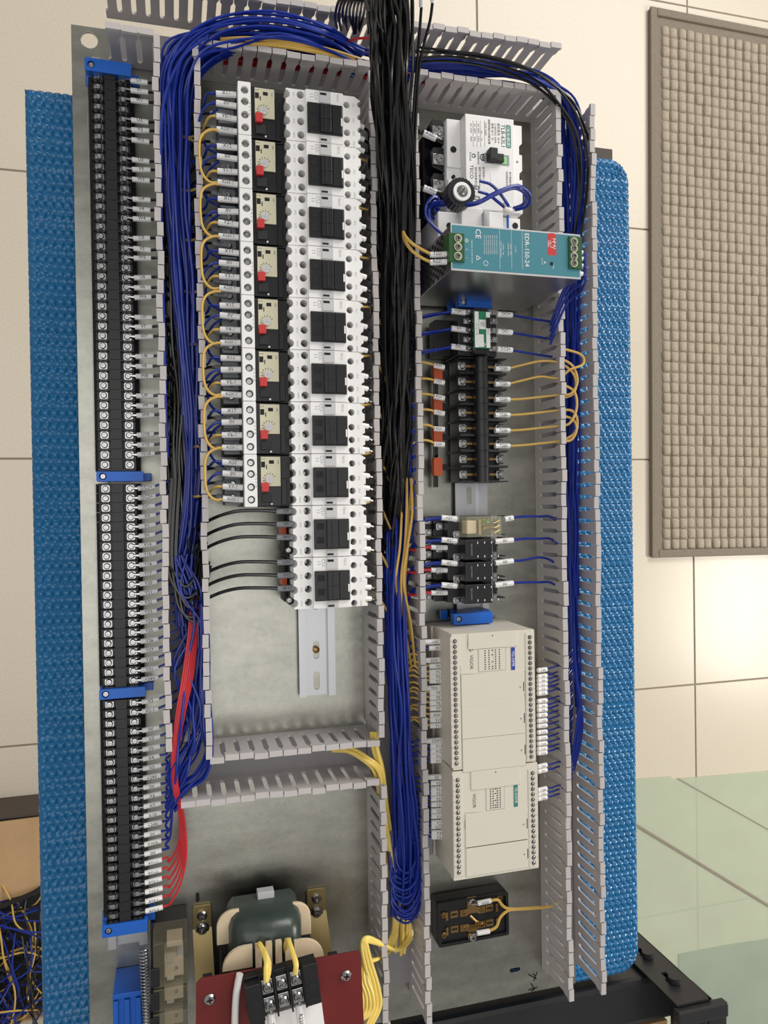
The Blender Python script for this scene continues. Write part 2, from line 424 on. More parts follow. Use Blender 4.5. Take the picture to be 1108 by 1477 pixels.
# ------------------------------------------------------------------ wiring ducts
FP = 12.15                      # finger pitch
def finger_mesh():
    a, b, e = FP/2, 3.9, 5.65
    prof = [(-a, 11), (a, 11), (b+.6, 12.2), (b, 14.5), (b, 45), (e, 48.5), (e, 60), (-e, 60), (-e, 48.5), (-b, 45), (-b, 14.5), (-b-.6, 12.2)]
    M = Matrix.Rotation(math.pi/2, 4, 'X')
    mb = MB().plate(prof, -1, 1).xf(M)
    mb.v += []
    mb.box(-e, e, -2.6, 2.6, 56.8, 60.2)
    return mb.mesh('finger')
FING = finger_mesh()
DUCT_O = {}
def duct(name, label, base, walls, loc):
    t = thing(name, label, 'wiring duct', (loc[0], loc[1], 0), 0, 'slotted grey wiring ducts')
    b = MB()
    for q in base: b.box(q[0]-loc[0], q[1]-loc[0], q[2]-loc[1], q[3]-loc[1], .3, 2.2)
    part('base', b, 'duct_base', t)
    for (x0, y0, x1, y1, lean) in walls:
        L = math.hypot(x1-x0, y1-y0); ang = math.atan2(y1-y0, x1-x0)
        w = part('side_wall', MB().box(0, L, -1, 1, .3, 11.05), 'duct', t, (x0-loc[0], y0-loc[1], 0), ang)
        w.rotation_euler.x = lean
        n = max(1, int(L/FP+.25)); p = L/n
        for k in range(n):
            f = put('finger', FING, 'duct', w, ((k+.5)*p, 0, 0))
            f.rotation_euler = (R.uniform(-.02, .02), 0, R.uniform(-.03, .03))
            f.scale = (p/FP, 1, 1)
    return t
YT, YO = 401, 446
duct('wiring_duct', 'grey slotted duct running down beside the terminal rail, full of blue wires', [(-7, 26, -208, 398)], [(-7, 402, -7, -208, 0), (26, 399, 26, -218, 0)], (9, 95))
duct('wiring_duct', 'grey slotted duct along the top edge of the plate', [(-48, 372, 402, 435)], [(-48, 403, -8, 403, 0), (27, 401, 181, 401, 0), (224, 401, 373, 401, 0), (-50, YO, 375, YO, -.0)], (170, 420))
duct('wiring_duct', 'grey slotted duct down the middle of the plate, holding black and blue wires', [(182, 222, -482, 400)], [(182, 397, 182, -214, 0), (182, -258, 182, -490, 0), (223, 400, 223, -492, 0)], (202, -40))
duct('wiring_duct', 'grey slotted duct along the right edge of the plate', [(371, 407, -480, 398)], [(371, 400, 371, -494, 0), (409, 395, 409, -494, .02)], (389, -45))
duct('wiring_duct', 'short grey slotted duct crossing between the contactors and the transformer', [(2, 181, -254, -219)], [(27, -218.5, 180, -218.5, 0), (2, -255, 179, -255, 0)], (90, -236))

# ------------------------------------------------------------------ helpers for measured parts
def hx(px0, px1, pyc, z): return at(px0, pyc, z).x, at(px1, pyc, z).x
def vy(pxc, py0, py1, z): return at(pxc, py1, z).y, at(pxc, py0, z).y
ORD = ['topmost', 'second from the top', 'third from the top', 'fourth from the top', 'fifth from the top', 'sixth from the top', 'seventh from the top', 'eighth from the top', 'ninth from the top', 'lowest']
def rail(label, x0, x1, y0, y1, slots=()):
    t = thing('mounting_rail', label, 'rail', ((x0+x1)/2, (y0+y1)/2, .2)); w = (x1-x0)/2; h = (y1-y0)/2
    mb = MB().plate(rect(-w+6, w-6, -h, h), 0, 1, [[(px, py-(y0+y1)/2) for px, py in rect(-3, 3, s-9, s+9, 2.9)] for s in slots])
    part('web', mb, 'aluminium', t)
    for s in (-1, 1):
        part('flange', MB().box(min(s*(w-7), s*(w-6)), max(s*(w-7), s*(w-6)), -h, h, 0, 6.5).box(min(s*(w-7), s*w), max(s*(w-7), s*w), -h, h, 6.5, 7.5), 'aluminium', t)
    return t
def sleeve_text(t, parent, a, b, r, size, flip=False):
    d = b-a; ang = math.atan2(d.y, d.x)
    if ang > math.pi/2+.01: ang -= math.pi
    if ang < -math.pi/2-.01: ang += math.pi
    c = (a+b)/2
    return text(t, size, 'print', parent, (c.x, c.y, c.z+r+.06), ang)
def marked(txt, a, b, path, color, r, label, group=None, sr=2.3, size=3.9, lug=None, smat='sleeve', per=5):
    """one wire: a printed sleeve from a to b, an insulated lead along path, an optional crimp lug at a point"""
    o = Vector(path[0]); t = thing('wire', label, 'wire', tuple(b), 0, group)
    rel = lambda p: Vector(p)-b
    part('insulation', MB().tube([rel(p) for p in smooth_path(path, per)], r, 6), color, t, smooth=True)
    s = part('marker_sleeve', MB().tube([rel(a), rel(b)], sr, 8), smat, t, smooth=True)
    if txt: sleeve_text(txt, s, rel(a), rel(b), sr, size)
    if lug is not None:
        part('crimp_lug', MB().tube([rel(a), rel(lug)], [1.7, 1.0], 6), 'steel', t, smooth=True)
    return t
def V3(px, py, z): return at(px, py, z)

# ------------------------------------------------------------------ terminal rail at the left
TBX = -46.0
rail('grey steel rail under the black terminal rows, ends showing below the lowest blue bracket', TBX-17, TBX+17, at(180, 1362, 2).y, at(160, 90, 2).y)
def terminal_mesh(p):
    mb = MB(); h = p/2
    mb.plate([(-19, 8), (19, 8), (19, 20), (15.5, 22), (15.5, 30), (4.5, 30), (4.5, 36), (-4.5, 36), (-4.5, 30), (-15.5, 30), (-15.5, 22), (-19, 20)], -h+.15, h-.15).xf(Matrix.Rotation(math.pi/2, 4, 'X'))
    mb.box(-15.5, -4.5, h-1.1, h-.15, 29, 36); mb.box(4.5, 15.5, h-1.1, h-.15, 29, 36)
    return mb.mesh('terminal')
Z1 = ['U%d', 'V%d', 'W%d', None]
zone1 = [(s % (k+1) if s else None) for k in range(10) for s in Z1]
zone2 = ['DC1+', 'DC2+', 'DC-', 'X0', 'X1', '0V']+['Y14', 'Y15', 'Y16', 'Y17']+['Y%d' % n for n in range(20, 28)]+['Y30', 'Y31', '+24V']
zone3 = ['X2', 'X2-1', None, '0V', 'X3', '0V', 'X4', 'X5', '+24V', '0V', 'X6', 'X7', 'X10', '+24V', '0V', 'RY0/A', '0V', 'RY1-1', 'RY1-2', 'RY2-1', 'RY2-2', 'RY3-1', 'RY3-2']
WIRE_ENDS = []
def tb_zone(labels, py0, py1, label, strip):
    y0 = at(182, py0, 33).y; y1 = at(190, py1, 33).y; n = len(labels); p = (y0-y1)/(n-1)
    t = thing('terminal_strip', label, 'terminal strip', (TBX, (y0+y1)/2, 0), 0, 'black screw terminal strips')
    me = terminal_mesh(p)
    for k, s in enumerate(labels):
        y = y0-k*p
        b = put('terminal', me, 'black', t, (0, y-(y0+y1)/2, 0))
        screw(b, -10.2, -.4, 30.3, 2.75, plate=True); screw(b, 10.2, -.4, 30.3, 2.75, plate=True)
        if s: WIRE_ENDS.append((strip, k, s, Vector((TBX+10.2, y, 31))))
    part('end_plate', MB().plate([(-19, 8), (19, 8), (19, 20), (15.5, 22), (15.5, 36), (-15.5, 36), (-15.5, 22), (-19, 20)], 0, 1.6).xf(Matrix.Translation((0, (y1-y0)/2-p/2, 0)) @ Matrix.Rotation(math.pi/2, 4, 'X')), 'black', t)
    # clear dust flap folded open along the outer side
    part('clear_flap', MB().box(-19.6, -19.1, (y1-y0)/2-p/2, (y0-y1)/2+p/2, 12, 27), 'mylar', t)
    return p
tb_zone(zone1, 113.5, 669.5, 'long black terminal strip above the upper blue bracket, forty terminals', 1)
tb_zone(zone2, 704, 981.5, 'black terminal strip between the two middle blue brackets', 2)
tb_zone(zone3, 1014.5, 1318, 'black terminal strip at the bottom with red wires on its last terminals', 3)
def end_bracket(label, px0, px1, py, z, dy=8.5, scr=True, angle=0, flip=1):
    x0, x1 = hx(px0, px1, py, z); y = at((px0+px1)/2, py, z).y; w = (x1-x0)/2
    t = thing('end_bracket', label, 'bracket', ((x0+x1)/2, y, 7.6), math.radians(angle), 'blue rail end brackets')
    zz = z-7.6; h = dy/2
    part('body', MB().plate(rect(-w, w, -h, h, 1), zz-9, zz, [circ(-w+5.2, 0, 3.1)]).box(-w+9, w-1.5, -h+1, h-1, 0, zz-9), 'bracket_blue', t, bevel=.4)
    part('foot', MB().box(-w-2, -w+5, -h+.8, h-.8, 0, 5), 'bracket_blue', t, bevel=.4); part('foot', MB().box(w-3, w+6, -h+.8, h-.8, 0, 14), 'bracket_blue', t, bevel=.4)
    screw(t, -w+5.2, 0, zz-3, 2.7)
    return t
end_bracket('blue end bracket closing the top end of the terminal rail', 122, 189, 96, 38, 11, angle=-1)
end_bracket('blue end bracket between the upper and middle terminal strips', 139, 207, 687, 40, 8.5)
end_bracket('blue end bracket between the middle and lower terminal strips', 143, 210, 1000, 40, 8.5)
end_bracket('bright blue end bracket closing the bottom end of the terminal rail', 147, 213, 1340, 38, 10.5)
end_bracket('blue end bracket on the right rail just below the power supply', 662, 710, 437, 36, 9)
end_bracket('blue end bracket wedged against the upper edge of the beige controller', 655, 711, 892, 44, 11)

# wires leaving the terminals into the left duct
for strip, k, s, p in WIRE_ENDS:
    jy = R.uniform(-1.2, 1.2); a = p+Vector((6.5, -.3, .6)); b = a+Vector((14.5+R.uniform(-.5, .8), (1.6 if strip > 1 else R.uniform(-.4, 1.4))+jy*.3, R.uniform(-1, .4)))
    red = s.startswith('RY') and s != 'RY0/A'
    col = 'dark_wire' if strip == 1 else 'red_wire' if red else 'blue_wire'
    cn = {'dark_wire': 'black', 'red_wire': 'red', 'blue_wire': 'blue'}[col]
    if strip == 1:
        path = [b-Vector((1, 0, 0)), b+Vector((5, 1, 0)), Vector((-4, b.y+2, 33)), Vector((2, b.y-4, 30)), Vector((6, b.y-16, 26))]
    elif p.y > -205:
        path = [b-Vector((1, 0, 0)), b+Vector((6, 2.5, 0)), Vector((-4, b.y+4, 32)), Vector((4, b.y+9, 30)), Vector((9, b.y+22, 27))]
    elif red:
        i = k-17; py = 1251+13.4*i; f = i/5
        path = [b-Vector((1, 0, 0)), b+Vector((5, 1.2, 0)), V3(243+3*f, py-8-7*f, 33), V3(253+7*f, py-22-20*f, 35), V3(259.5+9*f, 1205+30*f, 38), V3(258+8*f, 1168+16*f, 42), V3(251+6*f, 1138, 48), V3(248+7*f, 1095, 52), V3(254+11*f, 1035, 54), V3(264+14*f, 975, 52), V3(272+12*f, 915, 44), V3(276+10*f, 860, 36)]
    else:
        i = k-5; py = 1070+(k-5)*13.8
        if py < 1150: path = [b-Vector((1, 0, 0)), b+Vector((6, 1, 0)), V3(240, py-4, 33), V3(254+R.uniform(-3, 6), py-18, 38), V3(272+R.uniform(-6, 8), py-52, 42), V3(286+R.uniform(-10, 6), py-100, 42), V3(290+R.uniform(-8, 4), py-160, 38)]
        else: path = [b-Vector((1, 0, 0)), b+Vector((6, 1, 0)), V3(239, py-4, 33), V3(246, py-14-R.uniform(0, 10), 36), V3(248.5+R.uniform(-3, 3), 1158+R.uniform(-6, 6), 40), V3(256+R.uniform(-4, 6), 1128, 43), V3(272+R.uniform(-6, 14), 1086, 46), V3(288+R.uniform(-10, 10), 1030, 42)]
    where = {1: 'upper', 2: 'middle', 3: 'bottom'}[strip]
    dupl = s in ('0V', '+24V')
    nth = ''
    if dupl and strip == 3:
        idx = [q for q, z in enumerate(zone3) if z == s].index(k); nth = ['first ', 'second ', 'third ', 'fourth ', 'fifth '][idx]
    marked(s, a, b, path, col, 1.25 if strip == 1 else 1.05, f'{cn} wire with {nth}sleeve printed {s} on the {where} terminal strip', f'marked wires on the left terminal strips', lug=p+Vector((1, 0, .6)), smat='white' if strip == 3 else 'sleeve', size=4.0 if len(s) < 5 else 3.2)

# ------------------------------------------------------------------ contactors and overload relays
XC, XO = 132.0, 79.0
yc_top, yc_bot = 357.6, -88.6; PC = (yc_top-yc_bot)/10
rail('aluminium rail sticking out below the lowest white contactor', 114.5, 150, at(456, 1003, 3).y, 356, (-92, -140, -170))
screw_t = tag(part('rail_screw', MB().cyl(0, 0, 0, 1.6, 3.4, 16).cyl(0, 0, 1.6, 2.4, 3.2, 16, 2.2), 'brass', None, (at(456, 937, 2).x, at(456, 937, 2).y, 1.8), smooth=True), 'brass screw head in the slot of the rail below the contactors', 'screw')
def contactor(label):
    t = thing('contactor', label, 'contactor', (XC, 0, 0), 0, 'white contactors in the middle column'); H = PC/2-.25
    part('base', MB().box(-33, 33, -H, H, 7, 56).box(-36, -33, -H+2, H-2, 20, 44), 'black_matte', t, bevel=.6)
    ys_l = (17.2, 5.8, -5.6, -17); ys_r = (14, 1.2, -10, -19.2)
    def edge(x, ys, r, s):
        o = []
        for y in (ys if s < 0 else ys[::-1]):
            for k in range(7):
                a = math.radians(90+ -30*k) if s < 0 else math.radians(-90-30*k)
                o.append((x+r*math.cos(a), y+r*math.sin(a)))
        return o
    left = [(-33, H)]+edge(-33, ys_l, 3.5, -1)+[(-33, -H)]
    right = [(32, -H)]+edge(32, (15.5, 4.5, -6.5, -16.8), 2.6, 1)+[(32, H-3), (27, H)]
    holes = [circ(-20.5, y+.4, 3.2) for y in ys_l]+[circ(20, y, 2.9) for y in ys_r]
    part('housing', MB().plate(left[::1]+right, 62, 84, holes), 'white', t)
    part('front_cover', MB().plate(rect(-16.5, 16.4, -H, H, .8), 84, 86.5), 'white', t, bevel=.5)
    part('skirt', MB().box(-29, 28, -H, H, 56, 62), 'lightgrey', t)
    b = part('actuator', MB().box(-15.4, 15.4, -15.6, 10.4, 86.5, 88.6).box(-4.5, 5, -14.5, 9.4, 88.6, 90.6).box(6, 14.4, -14.5, 9.4, 88.6, 89.8), 'black', t, bevel=.5)
    part('window', MB().box(-13, -7, 1.5, 7, 88.2, 88.8).box(-13, -7, -10.5, -5, 88.2, 88.8), 'ink', b)
    part('ridge', MB().box(-.6, .4, -13, 8, 90.6, 91.1).box(-4.5, 5, -3, -2.4, 90.6, 91.1), 'black_matte', b)
    part('indicator', MB().box(13.4, 14.7, -8, -1.5, 89.8, 90.3), 'white', b)
    for y0, y1 in ((11.5, H-.4), (-H+.4, -16.4)):
        c = part('label_clip', MB().box(-4.8, 5.4, y0, y1, 86.5, 87.4), 'lightgrey', t, bevel=.3)
        part('slot', MB().box(-4, 1.5, (y1-3.6) if y0 > 0 else y0+.8, (y1-1.6) if y0 > 0 else y0+2.4, 87.35, 87.55), 'ink', c)
    for y in ys_l: screw(t, -20.5, y+.4, 66, 2.6)
    for y in ys_r: screw(t, 20, y, 68, 2.4)
    for y in ys_l: screw(t, -33.5, y, 58.5, 2.6)
    text('CU-\n11', 4.4, 'grey', t, (-9.5, 17, 86.6), -math.pi/2)
    text('TECO', 2.6, 'grey', t, (11.5, 17.5, 86.6), -math.pi/2)
    for y, s in zip(ys_l, ('2/T1', '4/T2', '6/T3', '14NO')): text(s, 2.2, 'grey', t, (-26.5, y, 84.1), -math.pi/2)
    for y, s in zip(ys_r, ('1/L1', '3/L2', '5/L3', '13NO')): text(s, 2.2, 'grey', t, (26, y, 84.1), -math.pi/2)
    return t
c0 = contactor('x'); CONT = []
for k in range(10):
    y = yc_top-(k+.5)*PC
    lab = 'white four-pole contactor with black actuator, %s in its column of ten' % ORD[k]
    if k == 0: c0.location = (XC*MM, y*MM, Z0*MM); c0['label'] = lab; o = c0
    else: o = dup(c0, (XC, y, 0), lab)
    CONT.append((o, y))
part('rail_clip', MB().box(-17, 12, -PC/2-2.2, -PC/2+.4, 52, 57), 'bracket_blue', CONT[-1][0])

PO = 45.05; yo_top = 360.4
def overload():
    t = thing('overload_relay', 'x', 'overload relay', (XO, 0, 0), 0, 'overload relays beside the contactors'); H = PO/2-.25
    part('base', MB().box(-20, 21, -H, H, 7, 70).box(12, 24, -H+2, H-2, 40, 62), 'black', t, bevel=.6)
    part('trunk', MB().box(-9, 12, -H+.4, H-.4, 70, 75).box(12, 17, -H+1, 2, 70, 73.5), 'black', t, bevel=.5)
    sy = (15.3, 5.7, -5.5, -16.2)
    part('terminal_cover', MB().plate(rect(-20, -9.3, -H, H, .6), 70, 80, [circ(-14.4, y, 3.3) for y in sy]), 'white', t, bevel=.4)
    for y in sy: screw(t, -14.4, y, 75.2, 2.7)
    part('terminal_deck', MB().box(-34, -20, -H+2, H-2, 8, 38).box(-34, -20, -H+2, -H+4, 38, 44).box(-34, -20, H-4, H-2, 38, 44).box(-34, -20, 3, 5, 38, 44).box(-34, -20, -8, -6, 38, 44), 'grey', t, bevel=.5)
    for y in (11.5, -1.5, -13.5): screw(t, -27, y, 38.3, 3)
    f = part('face_plate', MB().box(-5.6, 11.2, -4.8, 20.6, 75, 76.4), 'beige', t, bevel=.3)
    d = part('dial', MB().cyl(1.6, 1.2, 76.4, 77.8, 3.4, 20).box(1.3, 1.9, -1.4, 3.8, 77.8, 78).box(-1, 4.2, .9, 1.5, 77.8, 78), 'lightgrey', t)
    tk = MB()
    for a in range(30, 250, 27):
        c, s = math.cos(math.radians(a)), math.sin(math.radians(a)); tk.v += [(1.6+4.2*c-.25*s, 1.2+4.2*s+.25*c, 76.45), (1.6+4.2*c+.25*s, 1.2+4.2*s-.25*c, 76.45), (1.6+5.8*c+.25*s, 1.2+5.8*s-.25*c, 76.45), (1.6+5.8*c-.25*s, 1.2+5.8*s+.25*c, 76.45)]; n = len(tk.v)-4; tk.f.append((n, n+1, n+2, n+3))
    part('scale_mark', tk, 'print', f)
    part('slot', MB().box(1.4, 5.6, 14.6, 17.6, 76.2, 76.5).box(-5.4, -2, 11.5, 16.4, 76.2, 76.5).box(-1.2, -.4, 10, 13.6, 76.2, 76.5), 'ink', f)
    text('TRIP', 1.8, 'print', f, (9, 16, 76.45), -math.pi/2); text('A M', 1.9, 'print', f, (-3.6, 18.6, 76.45), 0)
    part('reset_button', MB().box(-5.5, .6, -9.4, -1.8, 74.6, 79.5), 'red', t, bevel=.4)
    part('test_button', MB().box(-5.2, 3.4, -18.6, -10.6, 74, 77), 'black_matte', t, bevel=.6)
    part('pin', MB().cyl(3.4, -20, 75, 76, .8, 10), 'white', t)
    text('95  96  97  98', 2, 'grey', t, (-10.4, 0, 80.05), -math.pi/2)
    return t
o0 = overload(); OVL = []
for k in range(8):
    y = yo_top-(k+.5)*PO; lab = 'black overload relay with white terminal cover and beige dial, %s of eight' % (ORD[k] if k < 7 else 'lowest')
    if k == 0: o0.location = (XO*MM, y*MM, Z0*MM); o0['label'] = lab
    else: dup(o0, (XO, y, 0), lab)
    OVL.append(y)
DW = 26.0   # x of the duct wall left of the relays
for k, y in enumerate(OVL):
    xn = 'X%d' % (11+k) if k < 7 else 'X20'
    nm = ORD[k] if k < 7 else 'lowest'
    sy = (15.3, 5.7, -5.5, -16.2); z = 70
    tx = [xn, '0V', 'Y%d-1' % k, 'R220-2']
    for q in range(4):
        b = Vector((XO-20.5, y+sy[q], z)); a = b+Vector((-17, R.uniform(-.6, 1.4), -1)); col = 'blue_wire' if q < 2 else 'yellow_wire'
        cn = 'blue' if q < 2 else 'yellow'
        if q == 0: path = [a+Vector((1, 0, 0)), a+Vector((-7, .3, -3)), Vector((DW+5, a.y-3, 52)), Vector((DW-6, a.y-6, 42)), Vector((DW-12, a.y-24, 36))]
        elif q == 1: path = [a+Vector((1, 0, 0)), a+Vector((-6, -1, -2)), a+Vector((-12, -7, -6)), a+Vector((-15, -15, -12)), Vector((DW-4, a.y-20, 40)), Vector((DW-12, a.y-34, 36))]
        elif q == 2: path = [a+Vector((1, 0, 0)), a+Vector((-6, -.4, -3)), Vector((DW+4, a.y-5, 50)), Vector((DW-6, a.y-8, 42)), Vector((DW-14, a.y-6, 38))]
        else: path = [a+Vector((1, 0, 0)), a+Vector((-5, -.2, -1)), a+Vector((-11, 2, 0)), a+Vector((-14.5, 9, 0)), a+Vector((-15, 18, 0)), a+Vector((-12, 28, 0)), a+Vector((-5, PO-11.5, 0)), a+Vector((0, PO-12.5, -.5))] if k else [a+Vector((1, 0, 0)), a+Vector((-8, -1, -2)), Vector((DW+3, a.y-4, 52)), Vector((DW-8, a.y+2, 42)), Vector((DW-14, a.y+8, 36))]
        if q == 3 and k:
            path = [a+Vector((1, 0, 0)), a+Vector((-6, -1, 1)), a+Vector((-12, 4, 2)), a+Vector((-14.5, 13, 3)), a+Vector((-14.5, PO-14, 3)), a+Vector((-11, PO-6, 2)), a+Vector((-4, PO-2.2, 2)), a+Vector((1, PO-1.8, 1.5))]
        marked(tx[q], a, b, path, col, 1.15, f'{cn} wire printed {tx[q]} on the {nm} overload relay', 'marked wires on the overload relays', sr=2.6, size=4.3 if q < 3 else 3.4)
    for q, s in enumerate('UVW'):
        b = Vector((XO-24, y+(11.5, -1.5, -13.5)[q], 41)); a = b+Vector((-13, 1, -1))
        marked('%s%d' % (s, k+1), a-Vector((4, 0, 1)), b-Vector((4, 0, 1)), [a-Vector((3, 0, 1)), a+Vector((-9, 0, -2)), Vector((DW-3, a.y-3, 34)), Vector((DW-10, a.y-14, 30))], 'dark_wire', 1.3, f'black wire printed {s}{k+1} under the {nm} overload relay', 'marked wires on the overload relays', sr=2.4, size=3.8, smat='grey')
        # blue jumper lead crossing behind
    if k < 7:
        a = Vector((XO-37, y-9, 56)); wire('wire', [(XO-36, y+5, 64), (XO-44, y-1, 56), (XO-48, y-12, 50), (XO-45, y-24, 52), (XO-36, y-32, 60)], 1.1, 'blue_wire', f'blue jumper wire looping below the {nm} overload relay', 'blue jumper wires beside the overload relays')
# black leads onto the two lowest contactors, ferrules on all right-hand sides
for k, (o, y) in enumerate(CONT):
    nm = ORD[k]
    if k >= 8:
        for q, s in enumerate('UVW'):
            b = Vector((XC-29, y+(17.2, 5.8, -5.6)[q]+.5, 70)); a = b+Vector((-16, 0, -1))
            marked('%s%d' % (s, k+1), a, b, [a+Vector((1, 0, 0)), a+Vector((-14, 1, -2)), a+Vector((-34, .5, -10)), a+Vector((-52, -5, -20)), a+Vector((-66, -14, -30)), Vector((DW-2, a.y-20, 34)), Vector((DW-12, a.y-44, 28))], 'dark_wire', 1.5, f'black wire with sleeve printed {s}{k+1} arching onto the {nm} contactor', 'black wires arching onto the two lowest contactors', sr=2.6, size=4, smat='grey')
        p = part('coil_tab', MB().box(-39, -34, -4, 6, 36, 52), 'orange', o, bevel=.4)
    for q, yy in enumerate((4.5, -6.5, -16.8)):
        a = Vector((XC+30.5, y+yy, 72)); b = a+Vector((8, -1, -2))
        t = thing('wire', f'black wire with {("upper","middle","lower")[q]} white ferrule right of the {nm} contactor', 'wire', tuple(a), 0, 'black wires on the right of the contactors')
        e = [b-a, b-a+Vector((6, -2, -5)), Vector((182, b.y-5, 46))-a, Vector((190, b.y-10, 40))-a, Vector((198, b.y-30, 34))-a]
        part('insulation', MB().tube(smooth_path(e, 4), 1.2, 6), 'dark_wire' if q < 2 or k % 2 else 'white_wire', t, smooth=True) if not (q == 2) else part('insulation', MB().tube(smooth_path(e, 4), 1.2, 6), 'dark_wire', t, smooth=True)
        part('ferrule', MB().tube([(0, 0, 0), b-a], 2.3, 8), 'white', t, smooth=True)
    ya = y-21.5
    wire('wire', [(XC+27, ya, 66), (XC+38, ya+1, 60), (180, ya+2, 52), (190, ya-6, 42), (200, ya-24, 36)], 1.1, 'yellow_wire', f'yellow wire leaving the right side of the {nm} contactor', 'yellow wires on the right of the contactors', per=4)

# ------------------------------------------------------------------ right-hand column
def bp(px0, px1, py0, py1, z, o=(0, 0)):
    pxc, pyc = (px0+px1)/2, (py0+py1)/2
    x0, x1 = hx(px0, px1, pyc, z); y0, y1 = vy(pxc, py0, py1, z)
    return x0-o[0], x1-o[0], y0-o[1], y1-o[1]
def rp_(px, py, z, o): v = at(px, py, z); return v.x-o[0], v.y-o[1]
rail('aluminium rail in the right column, bare between the fuse holders and the relays', 277, 312, at(680, 900, 3).y, at(680, 425, 3).y, (at(680, 715, 1).y,))

# moulded-case breaker, turned so its text reads downwards
B0 = (297, 355); t = thing('circuit_breaker', 'large white moulded-case circuit breaker with green lettering frame at the top right', 'circuit breaker', (B0[0], B0[1], 2.5))
F = 66
fx0, fx1, fy0, fy1 = bp(672, 742, 168, 303, F+2.5, B0)
part('case', MB().box(fx0-14, fx1+9, fy0+.5, fy1-.5, 0, F-14).box(fx0-14, fx0, fy1-46, fy1-.5, F-14, F-12).box(fx0-14, fx0-4, fy0+1, fy0+30, F-14, F-10), 'white', t, bevel=.8)
fp = part('front', MB().box(fx0, fx1, fy0, fy1, F-14, F), 'white', t, bevel=.7)
part('shoulder', MB().plate([(fx1, fy0+2), (fx1+11, fy0+2), (fx1+11, fy0+34), (fx1+8, fy0+34), (fx1+8, fy0+40), (fx1+11, fy0+43), (fx1+11, fy0+58), (fx1+8, fy0+58), (fx1+8, fy0+66), (fx1+11, fy0+69), (fx1+11, fy1-2), (fx1, fy1-2)], F-20, F-6, [circ(fx1+6, fy0+28, 2.6), circ(fx1+6, fy0+51, 1.3)]), 'white', t)
for yy in (fy0+38, fy0+62): part('load_terminal', MB().box(fx1+7, fx1+15, yy-6, yy+6, F-34, F-18).box(fx1+9, fx1+13, yy-4, yy+4, F-18, F-12), 'black', t, bevel=.6)
# line side
tb = part('terminal_base', MB().box(fx0-29, fx0-14, fy0+1, fy1-6, 0, F-38), 'black', t, bevel=.8)
tys = [rp_(636, y, 36, B0)[1] for y in (201, 240, 277)]
for yy in tys:
    part('terminal_cheek', MB().plate([(fx0-26, yy-7), (fx0-14, yy-11), (fx0-14, yy+12), (fx0-25, yy+12), (fx0-28, yy+6)], F-38, F-20), 'black', t, bevel=.6)
    part('clamp', MB().box(fx0-26, fx0-14.5, yy-5, yy+5, F-20, F-18.2), 'steel', t, bevel=.3)
    screw(t, fx0-20, yy, F-18, 4.6)
# printed face
k = (fx1-fx0)/70
def fp_pt(zx, zy): p = at(640+zx/7.914, 160+zy/7.914, F+2.5); return p.x-B0[0], p.y-B0[1]
gx0, gy1 = fp_pt(708, 158); gx1, gy0 = fp_pt(770, 440)
fr = MB().plate(rect(gx0, gx1, gy0+1, gy1, 1.6), F+.02, F+.12, [rect(gx0+.8, gx1-.8, gy0+1.8, gy1-.8, 1.2)])
part('lettering_frame', fr, 'teal_label', t)
def ft(s, zx, zy, size, m='ink', a='CENTER', **kw): x, y = fp_pt(zx, zy); text(s, size, m, t, (x, y, F+.1), -math.pi/2, align=a, **kw)
ft('漏電斷路器', 738, 298, 4.4, 'teal_label'); ft('TLB-63L1', 676, 288, 5.6)
ft('額定電流  50 A', 626, 256, 2.9); ft('U 600VAC 60Hz', 590, 256, 2.7); ft('基準 40°C  3P', 556, 238, 2.7); ft('極數與額定啟斷容量', 518, 238, 2.6); ft('CNS 5422', 478, 205, 2.9)
ft('Icu      Ics', 436, 285, 2.4); ft('AC 440V   2.5kA', 398, 250, 2.5); ft('AC 380V    5kA', 356, 245, 2.5); ft('AC 220V   10kA', 314, 245, 2.5)
for zx in (465, 418, 376, 334):
    x, y0_ = fp_pt(zx, 410); x, y1_ = fp_pt(zx, 110); part('rule', MB().box(x, x+.25, y0_, y1_, F+.02, F+.1), 'ink', t)
x, y = fp_pt(452, 530); part('mark', MB().plate(circ(x, y, 3.4, 24), F+.02, F+.12, [circ(x, y, 2.6, 24)]).box(x-.5, x+.5, y-3, y+3, F+.02, F+.12).box(x-1.4, x-.9, y-1.6, y+1.6, F+.02, F+.12).box(x+.9, x+1.4, y-1.6, y+1.6, F+.02, F+.12), 'ink', t)
x, y = fp_pt(344, 512); part('mark', MB().plate(circ(x, y, 2.3, 5), F+.02, F+.12, [circ(x-.2, y, 1.3, 8)]), 'ink', t)
ft('R33028', 304, 520, 2.6); ft('TECO', 318, 695, 5); ft('漏電檢驗合格', 395, 535, 2)
for i, s in enumerate(('額定感度電流30mA', '額定不動作15mA', '動作時間 0.1 秒')): ft(s, 366+44*i, 640, 2.4, a='LEFT')
ft('按試驗鈕每月一次', 720, 690, 2.3, a='LEFT'); ft('東元電機股份', 758, 695, 2.2, a='LEFT')
x, y = fp_pt(592, 800); part('test_button', MB().box(x-5, x+5, y-6, y+6, F, F+.3), 'white', t); ft('試驗\n按鈕', 592, 800, 2.6)
hx0, hy1 = fp_pt(600, 495); hx1, hy0 = fp_pt(748, 628)
part('toggle_well', MB().box(hx0-12, hx1, hy0, hy1, F+.02, F+.5), 'grey', t)
part('toggle', MB().box(hx0-10, hx0-2, hy0+.6, hy1+2, F, F+9).box(hx0-2, hx0+6, hy0+1, hy1-1, F, F+5), 'black_matte', t, bevel=.8)
lx0, ly1 = fp_pt(655, 527); lx1, ly0 = fp_pt(712, 612)
part('on_flag', MB().box(lx0, lx1, ly0, ly1, F+.3, F+1), 'led', t)
